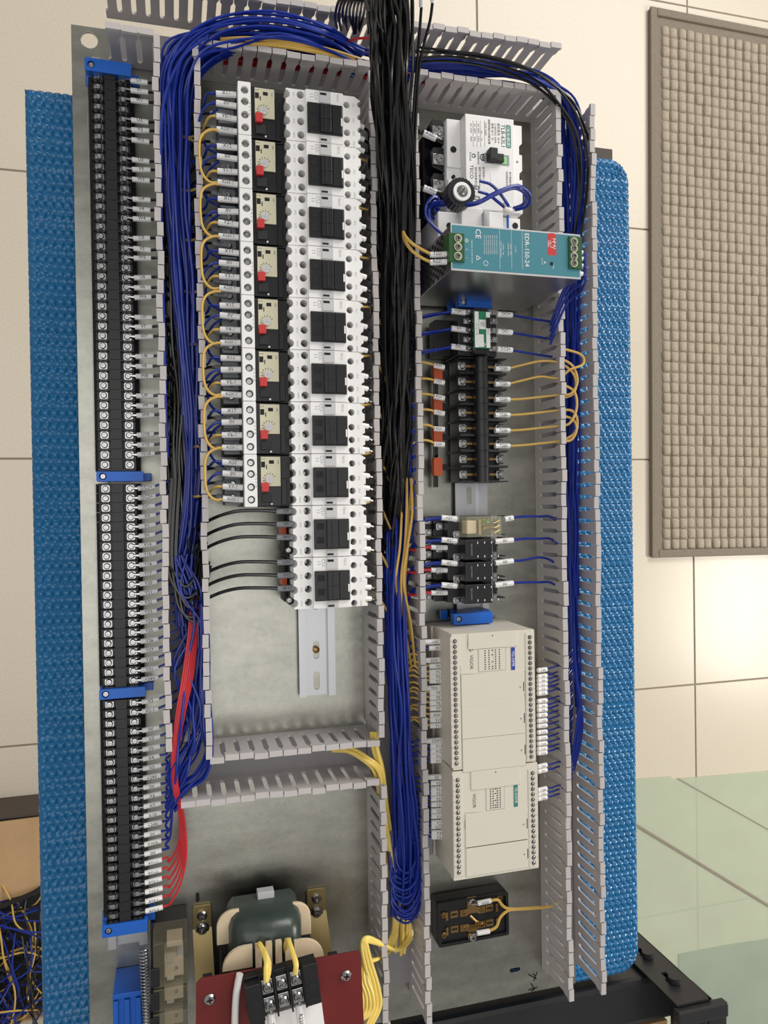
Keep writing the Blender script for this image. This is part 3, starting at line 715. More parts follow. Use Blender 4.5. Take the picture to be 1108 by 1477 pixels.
text('ON', 2.4, 'dark_green', t, ((lx0+lx1)/2, (ly0+ly1)/2, F+1.1), -math.pi/2)
for (zx, zy, r) in ((140, 372, 3), (143, 685, 1.6)):
    x, y = fp_pt(zx, zy); part('hole', MB().cyl(x+2, y, F-14, F-11.4, r, 16), 'ink', t)
# line leads
for i, py in enumerate((197, 279)):
    b = V3(629, py+3 if i == 0 else py-1, 56); a = V3(611, py-5 if i == 0 else py-8, 55)
    marked('R380' if i == 0 else 'T380', a, b, [a+Vector((2, 0, 0)), V3(602, py-8, 50), V3(592, py-14, 40), V3(580, py-60, 32)], 'dark_wire', 2.2, 'black wire with sleeve printed %s on the white moulded-case breaker' % ('R380' if i == 0 else 'T380'), 'wires on the moulded-case breaker', sr=3.2, size=4.6, lug=V3(638, 201 if i == 0 else 277, 52))

# smaller white breaker half hidden below it
B1 = (296, 262); t = thing('circuit_breaker', 'smaller white breaker half hidden above the teal-faced power supply', 'circuit breaker', (B1[0], B1[1], 2.5))
q = bp(635, 742, 306, 345, 66, B1)
part('case', MB().box(q[0], q[1]+9, -22, q[3], 0, 58).box(q[0]+20, q[1]-24, -22, q[3]+3, 58, 64), 'white', t, bevel=1)
q2 = bp(700, 727, 302, 330, 70, B1)
part('front', MB().box(q2[0]-24, q2[0]-3, -20, q[3]+2, 64, 68).box(q2[0]+2, q2[1], -20, q[3]+1, 64, 66), 'white', t, bevel=.8)
part('toggle', MB().box(q2[0]-3, q2[0]+2, -18, q[3]-2, 64, 73).box(q2[0]-1.4, q2[0]+.6, -14, q[3]-5, 73, 73.4), 'lightgrey', t, bevel=.8)
x, y = rp_(733, 318, 68, B1); part('stripe', MB().box(x-1, x+.4, -18, q[3]-1, 64, 66.4), 'bracket_blue', t)
for px in (648, 743): x, y = rp_(px, 326, 60, B1); part('hole', MB().cyl(x, y, 58, 58.4, 3, 14), 'ink', t)

# black ring with white collar and slotted bolt standing on the breaker
p = V3(666, 277, 92); t = thing('ring_transformer', 'black ring with white collar and slotted bolt resting on the large white breaker', 'ring', (p.x, p.y, 78))
part('ring', MB().plate([((13.2+(.35 if i % 2 else -.35))*math.cos(math.pi*i/24), (13.2+(.35 if i % 2 else -.35))*math.sin(math.pi*i/24)) for i in range(48)], 0, 14, [circ(0, 0, 8.4, 24)]), 'black', t, bevel=.4)
part('collar', MB().plate(circ(0, 0, 8.4, 24), 2, 16, [circ(0, 0, 5.4, 20)]), 'white', t, bevel=.5)
part('washer', MB().cyl(0, 0, 9, 13, 5.3, 20), 'steel', t)
part('bolt', MB().cyl(0, 0, 13, 17, 3.4, 16).cyl(0, 0, 17, 17.6, 3.2, 16, 2.6), 'steel', t); part('slot', MB().box(-2.8, 2.8, -.4, .4, 17.5, 17.75).xf(Matrix.Rotation(.9, 4, 'Z')), 'ink', t)
for i, (dx, dy) in enumerate(((14, 6), (14, -3.5))):
    part('solder_lug', MB().plate(rect(dx-4.5, dx+4.5, dy-1.8, dy+1.8, 1.6), 12, 12.8, [rect(dx-.5, dx+3, dy-.8, dy+.8, .7)]), 'steel', t)
ring_w = [
 ([(632, 312, 50), (626, 300, 62), (640, 296, 74), (665, 295, 88), (690, 291, 98), (714, 278, 100), (742, 268, 96), (757, 272, 90), (765, 283, 84), (760, 297, 76), (742, 303, 66), (722, 305, 58)], 'blue wire of the looped pair curling over the large breaker, outer loop'),
 ([(628, 318, 48), (619, 303, 60), (633, 291, 74), (662, 297, 86), (688, 294, 95), (712, 282, 97), (738, 272, 94), (752, 275, 88), (759, 284, 82), (754, 295, 76), (738, 301, 66)], 'blue wire of the looped pair curling over the large breaker, inner loop'),
 ([(640, 340, 60), (618, 318, 62), (614, 300, 64), (622, 286, 66), (630, 284, 64), (634, 294, 60), (630, 306, 50)], 'blue wire looping beside the lower black terminal of the large breaker'),
 ([(643, 338, 58), (624, 324, 60), (619, 304, 62), (626, 291, 64), (632, 292, 60)], 'shorter blue wire looping beside the lower black terminal of the large breaker'),
 ([(692, 261, 92), (708, 266, 92), (722, 280, 92), (733, 296, 90), (734, 300, 86)], 'blue wire from the upper lug of the black ring to the white crimp cap'),
 ([(690, 276, 92), (705, 281, 92), (718, 291, 90), (729, 300, 86)], 'blue wire from the lower lug of the black ring to the white crimp cap')]
for pts, lab in ring_w:
    wire('wire', [V3(*q) for q in pts], 1.45, 'blue_wire', lab, 'blue wires around the black ring', n=8)
a, b = V3(727, 297, 88), V3(738, 302, 88)
cp = MB(); 
for dy in (-2.4, 2.4): cp.tube([a+Vector((0, dy, 0)), (a+b)/2+Vector((0, dy, 0)), b+Vector((0, dy*.7, 0))], [2.4, 3, 2.2], 10)
tag(part('crimp_cap', cp, 'white_wire', smooth=True), 'white crimp cap joining two blue wires above the small breaker', 'crimp cap')

# power supply
P0 = (293, 218.7); T = 125; t = thing('power_supply', 'steel-cased power supply with teal printed face and green terminals', 'power supply', (P0[0], P0[1], 8))
W2, H2 = 61.5, 19.9; H3 = T-8
part('case', MB().box(-W2+.5, W2-.5, -H2+.4, H2-.4, 0, H3-1), 'steel_case', t, bevel=.6)
part('face', MB().box(-W2, W2, -H2, H2, H3-1, H3), 'lightgrey', t, bevel=.3)
part('printed_panel', MB().plate(rect(-W2+1, W2-1, -H2+1.6, H2-1.4, .5), H3, H3+.12), 'teal', t)
vent = MB()
for j in range(6):
    for i in range(16):
        yy = -16+j*6.2+(i % 2)*3; zz = 10+i*6
        if zz < H3-14 and yy < 18: vent.box(-W2+.2, -W2+.46, yy-1.8, yy+1.8, zz-2.2, zz+2.2)
tag(part('vent_holes', vent, 'ink', t), kind='stuff')
def pt(zx, zy): p = at(560+zx/3.693, 230+zy/3.693, T); return p.x-P0[0], p.y-P0[1]
def tt(s, zx, zy, size, m='white', rz=-math.pi/2, **kw): x, y = pt(zx, zy); text(s, size, m, t, (x, y, H3+.2), rz, **kw)
tt('EDR-150-24', 738, 482, 5.9); tt('CE', 478, 396, 7)
tt('MW', 872, 430, 5.6, 'red', sx=1.3); 
x, y = pt(872, 450); part('logo_panel', MB().box(x-4.4, x+4.2, y-10, y+9, H3+.1, H3+.16), 'red', t)
tt('MW', 880, 448, 5.4); tt('MEAN\nWELL', 860, 450, 2.4)
for i in range(7): tt('INPUT 100-240VAC 2.6A 50/60Hz', 512+i*11, 455, 1.15)
for i, s in enumerate(('INPUT: 200-240VAC', '50/60Hz  2.4A', '', 'OUTPUT: 24VDC', '0-6.5A  156W', '', 'ta: +50°C', '')): tt(s, 600+i*13, 480, 1.6)
for zx in (592, 655, 712): x, y0_ = pt(zx, 585); x, y1_ = pt(zx, 370); part('rule', MB().box(x, x+.2, y0_, y1_, H3+.1, H3+.2), 'white', t)
tt('GND', 418, 432, 1.6); tt('N', 418, 480, 1.8); tt('L', 418, 525, 1.8); tt('WARNING  ELECTRIC SHOCK', 446, 490, 1.5); tt('DC OK', 820, 545, 1.8); tt('+V ADJ', 880, 570, 1.5)
for zx, zy, r in ((520, 553, 2.2), (418, 432, 1.6)):
    x, y = pt(zx, zy); part('mark', MB().plate(circ(x, y, r, 18), H3+.1, H3+.2, [circ(x, y, r-.35, 18)]), 'white', t)
x, y = pt(482, 525); part('mark', MB().plate([(x-2, y-2.2), (x-2, y+2.2), (x+2, y)], H3+.1, H3+.2, [[(x-1.6, y-1.5), (x-1.6, y+1.5), (x+1.1, y)]]), 'white', t)
x, y = pt(870, 556); part('adjust_hole', MB().cyl(x, y, H3+.1, H3+.3, 1.7, 16), 'ink', t)
x, y = pt(834, 549); part('ok_lamp', MB().cyl(x, y, H3+.1, H3+.3, 1, 12), 'lightgrey', t)
for n_, zx, rows, s in (('input', 368, (424, 469, 518), -1), ('output', 985, (441, 477, 519, 556), 1)):
    xs = [pt(zx, r) for r in rows]; yt, yb = max(p[1] for p in xs)+4.8, min(p[1] for p in xs)-4.8; xc = xs[0][0]
    blk = part('terminal_block', MB().box(xc-8, xc+6, yb, yt, H3-12, H3+1.6) if s < 0 else MB().box(xc-5, xc+8, yb, yt, H3-12, H3+1.6), 'dark_green', t, bevel=.4)
    for (x, y) in xs:
        part('terminal_ring', MB().plate(circ(x, y, 3.5, 16), H3+1.6, H3+2.4, [circ(x, y, 2.8, 16)]), 'beige', blk)
        screw(blk, x, y, H3+1.6, 2.5)
for i, (zy, s) in enumerate(((493, 'T220-3'), (533, 'R220-3'))):
    p = pt(325, zy); b = Vector((p[0]+P0[0], p[1]+P0[1], T-6)); p = pt(240, zy+(-2 if i == 0 else 0)); a = Vector((p[0]+P0[0], p[1]+P0[1], T-8))
    marked(s, a, b, [a+Vector((2, 0, 0)), V3(607, 359+i*12, 112), V3(592, 349+i*10, 104), V3(583, 338+i*6, 84), V3(582, 331+i*2, 62), V3(588, 332, 44)], 'yellow_wire', 1.4, f'yellow wire with sleeve printed {s} on the power supply', 'yellow wires on the power supply', sr=2.5, size=4)
for i, zy in enumerate((477, 512, 548, 592)):
    p = pt(1012, zy); a = Vector((p[0]+P0[0], p[1]+P0[1], T-6)); b = a+Vector((8, -.4, -1))
    t2 = thing('wire', 'blue wire with white ferrule leaving the power supply on the right, %s of four' % ('topmost', 'second', 'third', 'lowest')[i], 'wire', tuple(a), 0, 'blue wires on the right of the power supply')
    part('insulation', MB().tube([q-a for q in smooth_path([b, b+Vector((6, -1, -4)), b+Vector((12, -6-i, -22)), b+Vector((8, -16, -44)), b+Vector((2, -50, -66))], 5)], 1.2, 6), 'blue_wire', t2, smooth=True)
    part('ferrule', MB().tube([(0, 0, 0), b-a], 2.1, 8), 'white', t2, smooth=True)

# green-faced relay module
G0 = (294, 168); z = 58; t = thing('relay_module', 'black relay module with green and white printed face, above the fuse holders', 'relay module', (G0[0], G0[1], 7.6)); zz = z-7.6
q = bp(664, 720, 446, 512, z-8, G0); part('body', MB().box(q[0], q[1], q[2], q[3], 0, zz-14).box(q[0]+13, q[1]-13, q[2], q[3], zz-14, zz-3).box(q[0]-17, q[0], q[2]+3, q[3]-6, 0, 18), 'black', t, bevel=.7)
q = bp(685, 707, 449, 502, z, G0); part('face', MB().box(q[0]-.4, q[1]+.4, q[2], q[3], zz-3, zz), 'green', t, bevel=.3)
w_ = q[1]-q[0]
part('print_strip', MB().box(q[0], q[0]+4, q[2]+.5, q[3]-.5, zz, zz+.15), 'white', t); part('print_strip', MB().box(q[1]-4, q[1], q[2]+.5, q[3]-.5, zz, zz+.15), 'white', t)
part('print_patch', MB().box(q[0]+4.5, q[1]-4.5, q[2]+18, q[2]+27, zz, zz+.15), 'white', t); part('print_patch', MB().box(q[0]+4, q[0]+9, q[2]+1, q[2]+13, zz, zz+.15), 'white', t)
part('slider', MB().box(-2.4, 1.6, q[3]-16, q[3]-6, zz, zz+1.6), 'ink', t, bevel=.3)
part('cross_mark', MB().box(q[1]-8, q[1]-4.6, q[2]+3, q[2]+3.9, zz, zz+.16).box(q[1]-6.7, q[1]-5.8, q[2]+1.8, q[2]+5.2, zz, zz+.16), 'white', t)
text('A1 A2 11 14', 2, 'print', t, (q[0]+2, (q[2]+q[3])/2, zz+.25), -math.pi/2); text('21 24 22 12', 2, 'print', t, (q[1]-2, (q[2]+q[3])/2, zz+.25), -math.pi/2); text('24V\nDC', 2.6, 'print', t, ((q[0]+q[1])/2, q[2]+22.5, zz+.25), -math.pi/2)
for py in (450, 463, 476.5, 489.5, 502.5):
    for px in (676, 712.5):
        x, y = rp_(px, py, 46, G0); part('contact', MB().box(x-4.4, x+4.4, y-2.6, y+2.6, zz-14, zz-13.2), 'steel', t, bevel=.2); screw(t, x, y, zz-13.3, 2.9)
for py, s in ((451, '+24V'), (476, 'V+'), (502, 'DC-')):
    b = V3(671, py, 46); a = V3(651, py-2.5, 45)
    marked(s, a, b, [a+Vector((2, 0, 0)), V3(636, py+1, 44), V3(618, py+3, 44), V3(600, py+7, 40), V3(590, py+14, 34)], 'blue_wire', 1.2, f'blue wire with sleeve printed {s} left of the green-faced relay module', 'blue wires on the green-faced module', sr=2.8, size=4.2)
    wire('wire', [V3(650, py-1, 44), V3(634, py+2, 42), V3(616, py+6, 40), V3(600, py+11, 36), V3(588, py+26, 30)], 1.2, 'blue_wire', f'second blue wire under the sleeve printed {s} left of the green-faced module', 'blue wires on the green-faced module')
for py, s in ((453, 'DC+'), (478, 'DC-'), (503.5, 'DC2+')):
    a = V3(717, py, 46); b = V3(738.5, py+1.5, 45)
    marked(s, a, b, [b-Vector((2, 0, 0)), V3(752, py+4, 44), V3(775, py+8, 43), V3(795, py+11, 40), V3(806, py+14, 36), V3(822, py+40, 30)], 'blue_wire', 1.2, f'blue wire with sleeve printed {s} right of the green-faced relay module', 'blue wires on the green-faced module', sr=2.8, size=4.4, smat='white')

# eight fuse holders
def fuse():
    t = thing('fuse_holder', 'x', 'fuse holder', (294, 0, 7.6), 0, 'black fuse holders in the right column')
    part('body', MB().box(-22, 22, -7.6, 7.6, 0, 22).box(-24, 26, -7.6, -6.4, 0, 34).box(-24, 26, 6.4, 7.6, 0, 34), 'black', t, bevel=.4)
    M = Matrix.Translation((-1.5, 0, 34)) @ Matrix.Rotation(math.pi/2, 4, 'X')
    part('fuse_cap', MB().cyl(0, 0, -6.2, 6.2, 6.6, 20).cyl(0, 0, -7.4, -6.2, 7.2, 20).cyl(0, 0, 6.2, 7.4, 7.2, 20).xf(M).box(-8, 5, -6, 6, 22, 34), 'black', t, smooth=True)
    for x in (-18.5, 20.5): screw(t, x, 0, 26, 3.1, plate=True); part('contact_bar', MB().box(min(x*.45, x*.8), max(x*.45, x*.8), -1.1, 1.1, 25.6, 26.6), 'brass', t)
    part('lug_seat', MB().box(-22.5, -15, -4.6, 4.6, 22, 25.8).box(17, 24.5, -4.6, 4.6, 22, 25.8), 'black', t)
    return t
f0 = fuse(); fy = [at(680, 528+k*22.35, 36).y for k in range(8)]
for k in range(8):
    lab = 'black fuse holder with round cap, %s of the eight' % (ORD[k] if k < 7 else 'lowest')
    if k == 0: f0.location = (294*MM, fy[0]*MM, (Z0+7.6)*MM); f0['label'] = lab
    else: dup(f0, (294, fy[k], 7.6), lab)
for k, py in enumerate((538, 584, 629, 673)):
    p = V3(634, py, 24); o = part('release_tab', MB().plate(rect(-5, 4, -9, 9, 2), 0, 8), 'orange', None, (p.x, p.y, 14), bevel=1)
    tag(o, 'orange release tab left of the fuse holders, %s of four' % ('topmost', 'second', 'third', 'lowest')[k], 'tab', 'orange release tabs')
    part('stem', MB().box(-1.5, 2, -20, 12, -6, 0), 'black', o)
    part('arm', MB().box(3, 12, -3, 3, -2, 3), 'black', o)
for k in range(6):
    py = 529+k*22.3; s = 'RT'[k % 2]+'220'
    a = V3(714, py+3, 38); b = V3(735, py+3, 37); bow = [846, 842, 836, 834, 838, 830][k]
    e = k % 2
    path = [b-Vector((2, 0, 0)), V3(752, py-(2 if k < 2 else -2), 40), V3(780, py-(8 if k < 2 else 1), 46), V3(806, py-(6 if k < 2 else 4), 52)]
    nxt = {0: [(826, py+8, 58), (831, py+24, 58), (826, py+40, 54), (806, py+46, 50)], 1: [(822, py-18, 60), (841, py-26, 62), (838, py-40, 60), (806, py-50, 56)], 2: [(824, py-6, 58), (833, py-24, 60), (826, py-46, 58), (806, py-58, 54)], 3: [(826, py-3, 58), (833, py+12, 58), (828, py+30, 56), (806, py+42, 50)], 4: [(822, py-8, 58), (832, py-30, 60), (828, py-54, 58), (806, py-66, 54)], 5: [(824, py-6, 56), (832, py-22, 58), (826, py-36, 56), (806, py-42, 54)]}[k]
    path += [V3(*q) for q in nxt]
    marked(s, a, b, path, 'yellow_wire', 1.25, f'yellow wire looping over the right duct from the {ORD[k]} fuse holder', 'yellow wires right of the fuse holders', sr=2.7, size=4)
    b = V3(641, py+1, 36); a = V3(626, py-2+(k > 3)*2, 35)
    marked('%s-%d' % (s, 1+k//2), a, b, [a+Vector((2, 0, 0)), V3(618, py-5, 36), V3(604, py-5+(k == 0)*-2, 36), V3(594, py, 34), V3(584, py+12, 30)], 'yellow_wire', 1.2, f'yellow wire on the left of the {ORD[k]} fuse holder', 'yellow wires left of the fuse holders', sr=2.5, size=3)

# relay with clear cover and three black solid-state relays, each on its socket
def ssr(kind, label, py0, py1):
    pyc = (py0+py1)/2; c = V3(672, pyc, 50); o = (c.x, c.y); t = thing('relay', label, 'relay', (o[0], o[1], 7.6), 0, 'relays on sockets above the controllers')
    q = bp(640, 726, py0+1, py1-1, 40, o); h = (q[3]-q[2])/2
    part('socket', MB().box(q[0]-6, q[1]-3, -h, h, 0, 26).box(q[0]+2, q[0]+16, -h, h, 26, 38).box(q[0]-14, q[0]-6, -h+1, h-1, 0, 16), 'black', t, bevel=.5)
    for dx, dz, ys in ((11, 38.2, (7.5, -7.5)), (-2, 26.2, (0,)), (-10, 16.2, (-6, 6))):
        for y in ys: screw(t, q[0]+dx, y, dz, 2.7, plate=True)
    b = bp(672, 724, py0, py1, 64, o)
    if kind == 'clear':
        cv = part('clear_cover', MB().box(b[0], b[1]-1, -h, h, 38, 58), 'clear', t, bevel=.8)
        part('coil', MB().box(b[0]+3, b[0]+13, -h+3, h-4, 38, 52), 'cream', t, bevel=1)
        for i in range(3):
            y = -5+i*4.6; part('contact_spring', MB().tube(smooth_path([(b[0]+13, y, 48), (b[0]+21, y+2.6, 54), (b[0]+29, y-1, 53), (b[0]+37, y+1.5, 50)], 4), .7, 5), 'brass', t)
        part('armature', MB().box(b[0]+14, b[0]+16.5, -h+2, h-3, 38, 54).box(b[0]+22, b[0]+38, -2, 0, 38, 47), 'bronze', t); part('lamp', MB().cyl(b[0]+24, 5, 40, 54, 1.6, 10), 'led', t)
    else:
        bd = part('case', MB().box(b[0], b[1]-9, -h, h, 26, 56), 'black', t, bevel=.7)
        part('heatsink_slot', MB().box(b[0]+13, b[0]+17, -2, 2, 56, 56.2), 'ink', bd)
        for i in range(4):
            for y in (-h+3, h-3): part('pin_mark', MB().box(b[0]+12+i*7, b[0]+12.7+i*7, y-1, y+1, 56, 56.1), 'white', bd)
        text('G3NA', 2.6, 'grey', bd, (b[0]+21, 0, 56.1), -math.pi/2) if 0 else None
        text('SSR 5-24VDC', 2, 'grey', bd, (b[0]+6, 0, 56.1), -math.pi/2); text('13 14', 2, 'grey', bd, (b[0]+32, 0, 56.1), -math.pi/2)
    for y in (7.5, -7.5): screw(t, q[1]-7, y, 26.4, 2.5, plate=True)
    part('terminal_tail', MB().box(q[1]-3, q[1]+5, -h, -h+1, 10, 26).box(q[1]-3, q[1]+5, h-1, h, 10, 26), 'black', t)
    return o
rows = [('clear', 'relay under a clear cover with visible coil, topmost of the relay row', 744, 775), ('s', 'black solid-state relay directly below the clear-covered relay', 777, 807), ('s', 'black solid-state relay, middle one of the three', 809, 838), ('s', 'black solid-state relay just above the blue bracket and beige controller', 840.5, 869.5)]
for r in rows: ssr(*r)
for k, (py, s, r2) in enumerate(((748, '+24V', 'X'), (780, 'X23', '0V'), (812.5, 'X24', 'A0'), (845, 'X25', '0V'))):
    nm = ('clear-covered relay', 'upper solid-state relay', 'middle solid-state relay', 'lowest solid-state relay')[k]
    b = V3(659, py+.5, 56); a = V3(637, py-1.5, 54)
    marked(s, a, b, [a+Vector((2, 0, 0)), V3(622, py, 48), V3(606, py+4, 44), V3(594, py+8, 38), V3(584, py+40, 30)], 'blue_wire', 1.3, f'blue wire with sleeve printed {s} left of the {nm}', 'wires on the relay row', sr=2.6, size=4, smat='white')
    wire('wire', [V3(638, py, 52), V3(620, py+2, 46), V3(604, py+6, 42), V3(590, py+14, 36)], 1.2, 'blue_wire', f'second blue wire under the left sleeve of the {nm}', 'wires on the relay row')
    yy = (748, 780, 811, 843)[k]
    a = V3(714 if k else 728, yy+1, 44); b = V3(740, yy-1+(k > 1)*-1, 44)
    marked(r2, a, b, [b-Vector((2, 0, 0)), V3(756, yy-3, 44), V3(778, yy-3-(k == 2)*4, 44), V3(796, yy-2, 40), V3(818, yy+16, 34)], 'blue_wire', 1.2, f'blue wire with white sleeve printed {r2} right of the {nm}', 'wires on the relay row', sr=2.7, size=4.2, smat='white')
    if k:
        b = V3(645, py+10, 50); a = V3(622, py+9+k*.4, 49)
        marked('RY%d-2' % k, a, b, [a+Vector((2, 0, 0)), V3(612, py+10, 46), V3(600, py+14, 42), V3(586, py+16, 36), V3(578, py+60, 30)], 'red_wire', 1.3, f'red wire with sleeve printed RY{k}-2 left of the {nm}', 'wires on the relay row', sr=2.4, size=3)

# ------------------------------------------------------------------ controllers
def plc(label, name, px, ytop, ybot, model, mcol, mat_ink, zt, holesL, holesR, panels, x0, x1, main):
    yc = (ytop+ybot)/2; xc = (x0+x1)/2; t = thing(name, label, 'controller', (xc, yc, 7.6), 0, 'beige programmable controllers')
    w, h = (x1-x0)/2, (ytop-ybot)/2-.2; H = zt-7.6
    part('case', MB().box(-w-1, w+1, -h+.4, h-.4, 0, 24).box(-w+1, w-1, -h, h, 24, H-7), 'plc', t, bevel=.8)
    part('cover', MB().plate(rect(-w, w, -h, h, .8), H-7, H), 'plc', t, bevel=.6)
    lf = lambda px_, py_: rp_(px_, py_, zt, (xc, yc))
    for k, hs in enumerate((holesL, holesR)):
        (xa, ya), (xb, yb), n = hs
        pa, pb = lf(xa, ya), lf(xb, yb)
        xm = (pa[0]+pb[0])/2; s = -1 if k == 0 else 1
        st = part('terminal_cover', MB().box(xm-4.6, xm+4.6, min(pa[1], pb[1])-4, max(pa[1], pb[1])+4, H, H+.5), 'plc', t, bevel=.2)
        for i in range(n):
            y = pa[1]+(pb[1]-pa[1])*i/(n-1)
            part('screw_well', MB().plate(circ(xm, y, 1.95, 14), H+.5, H+.75, [circ(xm, y, 1.6, 14)]).cyl(xm, y, H+.5, H+.56, 1.6, 14), 'ink', st)
            screw(st, xm, y, H+.6, 1.45)
            if i % 2 == 0: text('%d' % (i//2), 1.6, 'plc_line', st, (xm+s*3.8*(1 if k else 1), y, H+.55), -math.pi/2)
        text('OUTPUT' if k == 0 else 'INPUT', 2, 'plc_line', st, (xm-s*6.2, 0, H+.1), -math.pi/2)
    for q in panels['lines']:
        a, b = lf(*q[:2]), lf(*q[2:])
        d = (Vector(b)-Vector(a)).normalized(); nn = Vector((-d.y, d.x))*.16
        part('joint', MB().plate([(a[0]+nn.x, a[1]+nn.y), (a[0]-nn.x, a[1]-nn.y), (b[0]-nn.x, b[1]-nn.y), (b[0]+nn.x, b[1]+nn.y)], H+.01, H+.06), 'plc_line', t)
    for q in panels['lids']:
        a, b = lf(q[0], q[1]), lf(q[2], q[3])
        l = part('lid', MB().box(a[0], b[0], b[1], a[1], H, H+.7), 'plc', t, bevel=.25)
        part('latch', MB().box(b[0]-.8, b[0]-.1, (a[1]+b[1])/2-5 if q[4] else b[1]+.2, (a[1]+b[1])/2+4 if q[4] else b[1]+.6, H+.7, H+.85), 'ink' if q[4] else 'plc_line', l)
        xm_, ym_ = (b[0]-4, (a[1]+b[1])/2-1) if q[4] else ((a[0]+b[0])/2, a[1]-3); part('arrow_mark', MB().plate([(xm_-.9, ym_+.8), (xm_+.9, ym_+.8), (xm_, ym_-1.1)], H+.7, H+.78), 'plc_line', l)
    a, b = lf(*panels['led'][:2]), lf(*panels['led'][2:])
    pn = part('lamp_panel', MB().box(a[0], b[0], b[1], a[1], H, H+.25), 'plc', t); part('frame', MB().plate(rect(a[0], b[0], b[1], a[1]), H+.25, H+.3, [rect(a[0]+.2, b[0]-.2, b[1]+.2, a[1]-.2)]), 'plc_line', pn)
    lm = MB(); 
    for c in (.24, .38, .5, .62, .76):
        for r in range(9):
            if c == .5 and r in (1, 3, 4, 6): continue
            x = a[0]+(b[0]-a[0])*c; y = a[1]+(b[1]-a[1])*(.1+.1*r); lm.box(x-.55, x+.55, y-.5, y+.5, H+.25, H+.4)
    tag(part('lamps', lm, 'ink', pn), kind='stuff')
    part('rule', MB().box((a[0]+b[0])/2+1, (a[0]+b[0])/2+1.15, b[1]+1, a[1]-1, H+.25, H+.3), 'plc_line', pn)
    a, b = lf(*panels['model'][:2]), lf(*panels['model'][2:])
    part('model_label', MB().box(a[0], b[0], b[1], a[1], H, H+.3), mcol, t)
    text(model, 3.4, 'white', t, ((a[0]+b[0])/2, (a[1]+b[1])/2, H+.4), -math.pi/2)
    a = lf(*panels['logo']); text('VIGOR', 4.4, 'ink', t, (a[0], a[1], H+.1), -math.pi/2)
    for i in range(4):
        c, s = ((-1, 0), (1, .4), (.2, 1.4), (-.4, -1.5))[i]; part('logo_mark', MB().cyl(a[0]+c*1.3, a[1]+11.5+s, H+.02, H+.1, (.9, 1, .7, .6)[i], 8), 'ink', t)
    return t, lf, H
plc('upper beige programmable controller with blue model label', 'controller', 0, -118, -242.3, 'VS2-32MR', 'blue_label', 'white', 85, ((655.5, 925, ), (659, 1101), 24), ((763.5, 919), (767, 1091), 24),
    {'lines': [(664, 973, 757, 968), (664, 1019, 757, 1013), (666, 1065, 757, 1059), (664, 960, 667, 1108), (757, 968, 759, 1104), (676, 913, 674, 933)], 'lids': [(675, 914.5, 745, 932, 0), (665, 973.6, 756, 1011.5, 1), (666, 1019.6, 757, 1057.5, 1), (667, 1065.6, 758, 1103.5, 1)], 'led': (690, 936, 730, 966), 'model': (737, 934, 743, 966), 'logo': (680, 955)}, 241.5, 324, True)
plc('lower beige expansion controller with teal model label', 'controller', 0, -243.2, -343, 'VS-32XYR', 'teal_label', 'white', 85, ((660, 1125), (662, 1258), 18), ((767.5, 1115), (770.5, 1244), 18),
    {'lines': [(670, 1173, 760, 1166), (671, 1221, 761, 1212)], 'lids': [(679, 1113, 750, 1131, 0), (671, 1174, 761, 1211, 1), (672, 1222, 762, 1250.5, 1)], 'led': (701, 1136, 728, 1166), 'model': (741, 1131, 747, 1163), 'logo': (684, 1155)}, 240.5, 325.5, False)
p = at(663, 928, 85.4); q = thing  # small square code plate next to the first screws is left blank
grp = 'wires on the left of the controllers'
def left_row(rows, which):
    for s, py, col, lng in rows:
        b = V3(641.5+(py-930)*.012, py, 50); a = V3((612 if lng else 618.5)+(py-930)*.012, py+(2 if lng else 1)*(1 if py < 1110 else .5), 49)
        cn = 'yellow' if col == 'yellow_wire' else 'blue'
        if cn == 'yellow': path = [a+Vector((2, 0, 0)), V3(608, py-2+R.uniform(-1, 1), 46), V3(596, py-6+R.uniform(-3, 3), 42), V3(584, py-2+R.uniform(-6, 4), 38), V3(578, py-22, 32)]
        else: path = [a+Vector((2, 0, 0)), V3(608, py+1, 46), V3(594, py+4+R.uniform(-3, 3), 42), V3(584, py+16+R.uniform(-8, 8), 38), V3(586, py+50, 34)]
        marked(s, a, b, path, col, 1.1, f'{cn} wire with sleeve printed {s} left of the {which} beige controller', grp, sr=2.55, size=4 if len(s) < 4 else 3.2, smat='white')
Y_, B_ = 'yellow_wire', 'blue_wire'
left_row([('+24V', 924.5, B_, 1), ('0V', 934, B_, 0), ('R220-4', 951, Y_, 1), ('Y0', 960, Y_, 0), ('Y1', 968.5, Y_, 0), ('Y2', 975, Y_, 0), ('Y3', 981.5, Y_, 0), ('T220-4', 991, Y_, 1), ('Y4', 998, Y_, 0), ('Y5', 1005, Y_, 0), ('Y6', 1013, Y_, 0), ('Y7', 1021, Y_, 0), ('R220-5', 1030, Y_, 0), ('Y10', 1037.5, Y_, 0), ('Y11', 1046, Y_, 0), ('COM', 1067, B_, 1), ('Y14', 1075, B_, 0), ('Y15', 1082.5, B_, 0), ('Y16', 1090, B_, 0), ('Y17', 1096.5, B_, 0)], 'upper')
left_row([('0V', 1120, B_, 1), ('Y20', 1129, B_, 0), ('Y21', 1137.5, B_, 0), ('Y22', 1143.5, B_, 0), ('Y23', 1151.5, B_, 0), ('Y24', 1160, B_, 0), ('Y25', 1169, B_, 0), ('Y26', 1177, B_, 0), ('Y27', 1186, B_, 0), ('COM', 1191.5, B_, 0), ('Y30', 1200.5, B_, 0), ('Y31', 1206.5, B_, 0)], 'lower')
part_t = tag(part('terminal_comb', MB().box(231, 238, -341, -310, 10, 34), 'grey'), 'grey terminal comb at the lower left edge of the lower controller', 'terminal comb')
for i in range(7): part('tooth', MB().box(-4.5, -3, -14+i*4.2, -12+i*4.2, 6, 23), 'lightgrey', part_t)
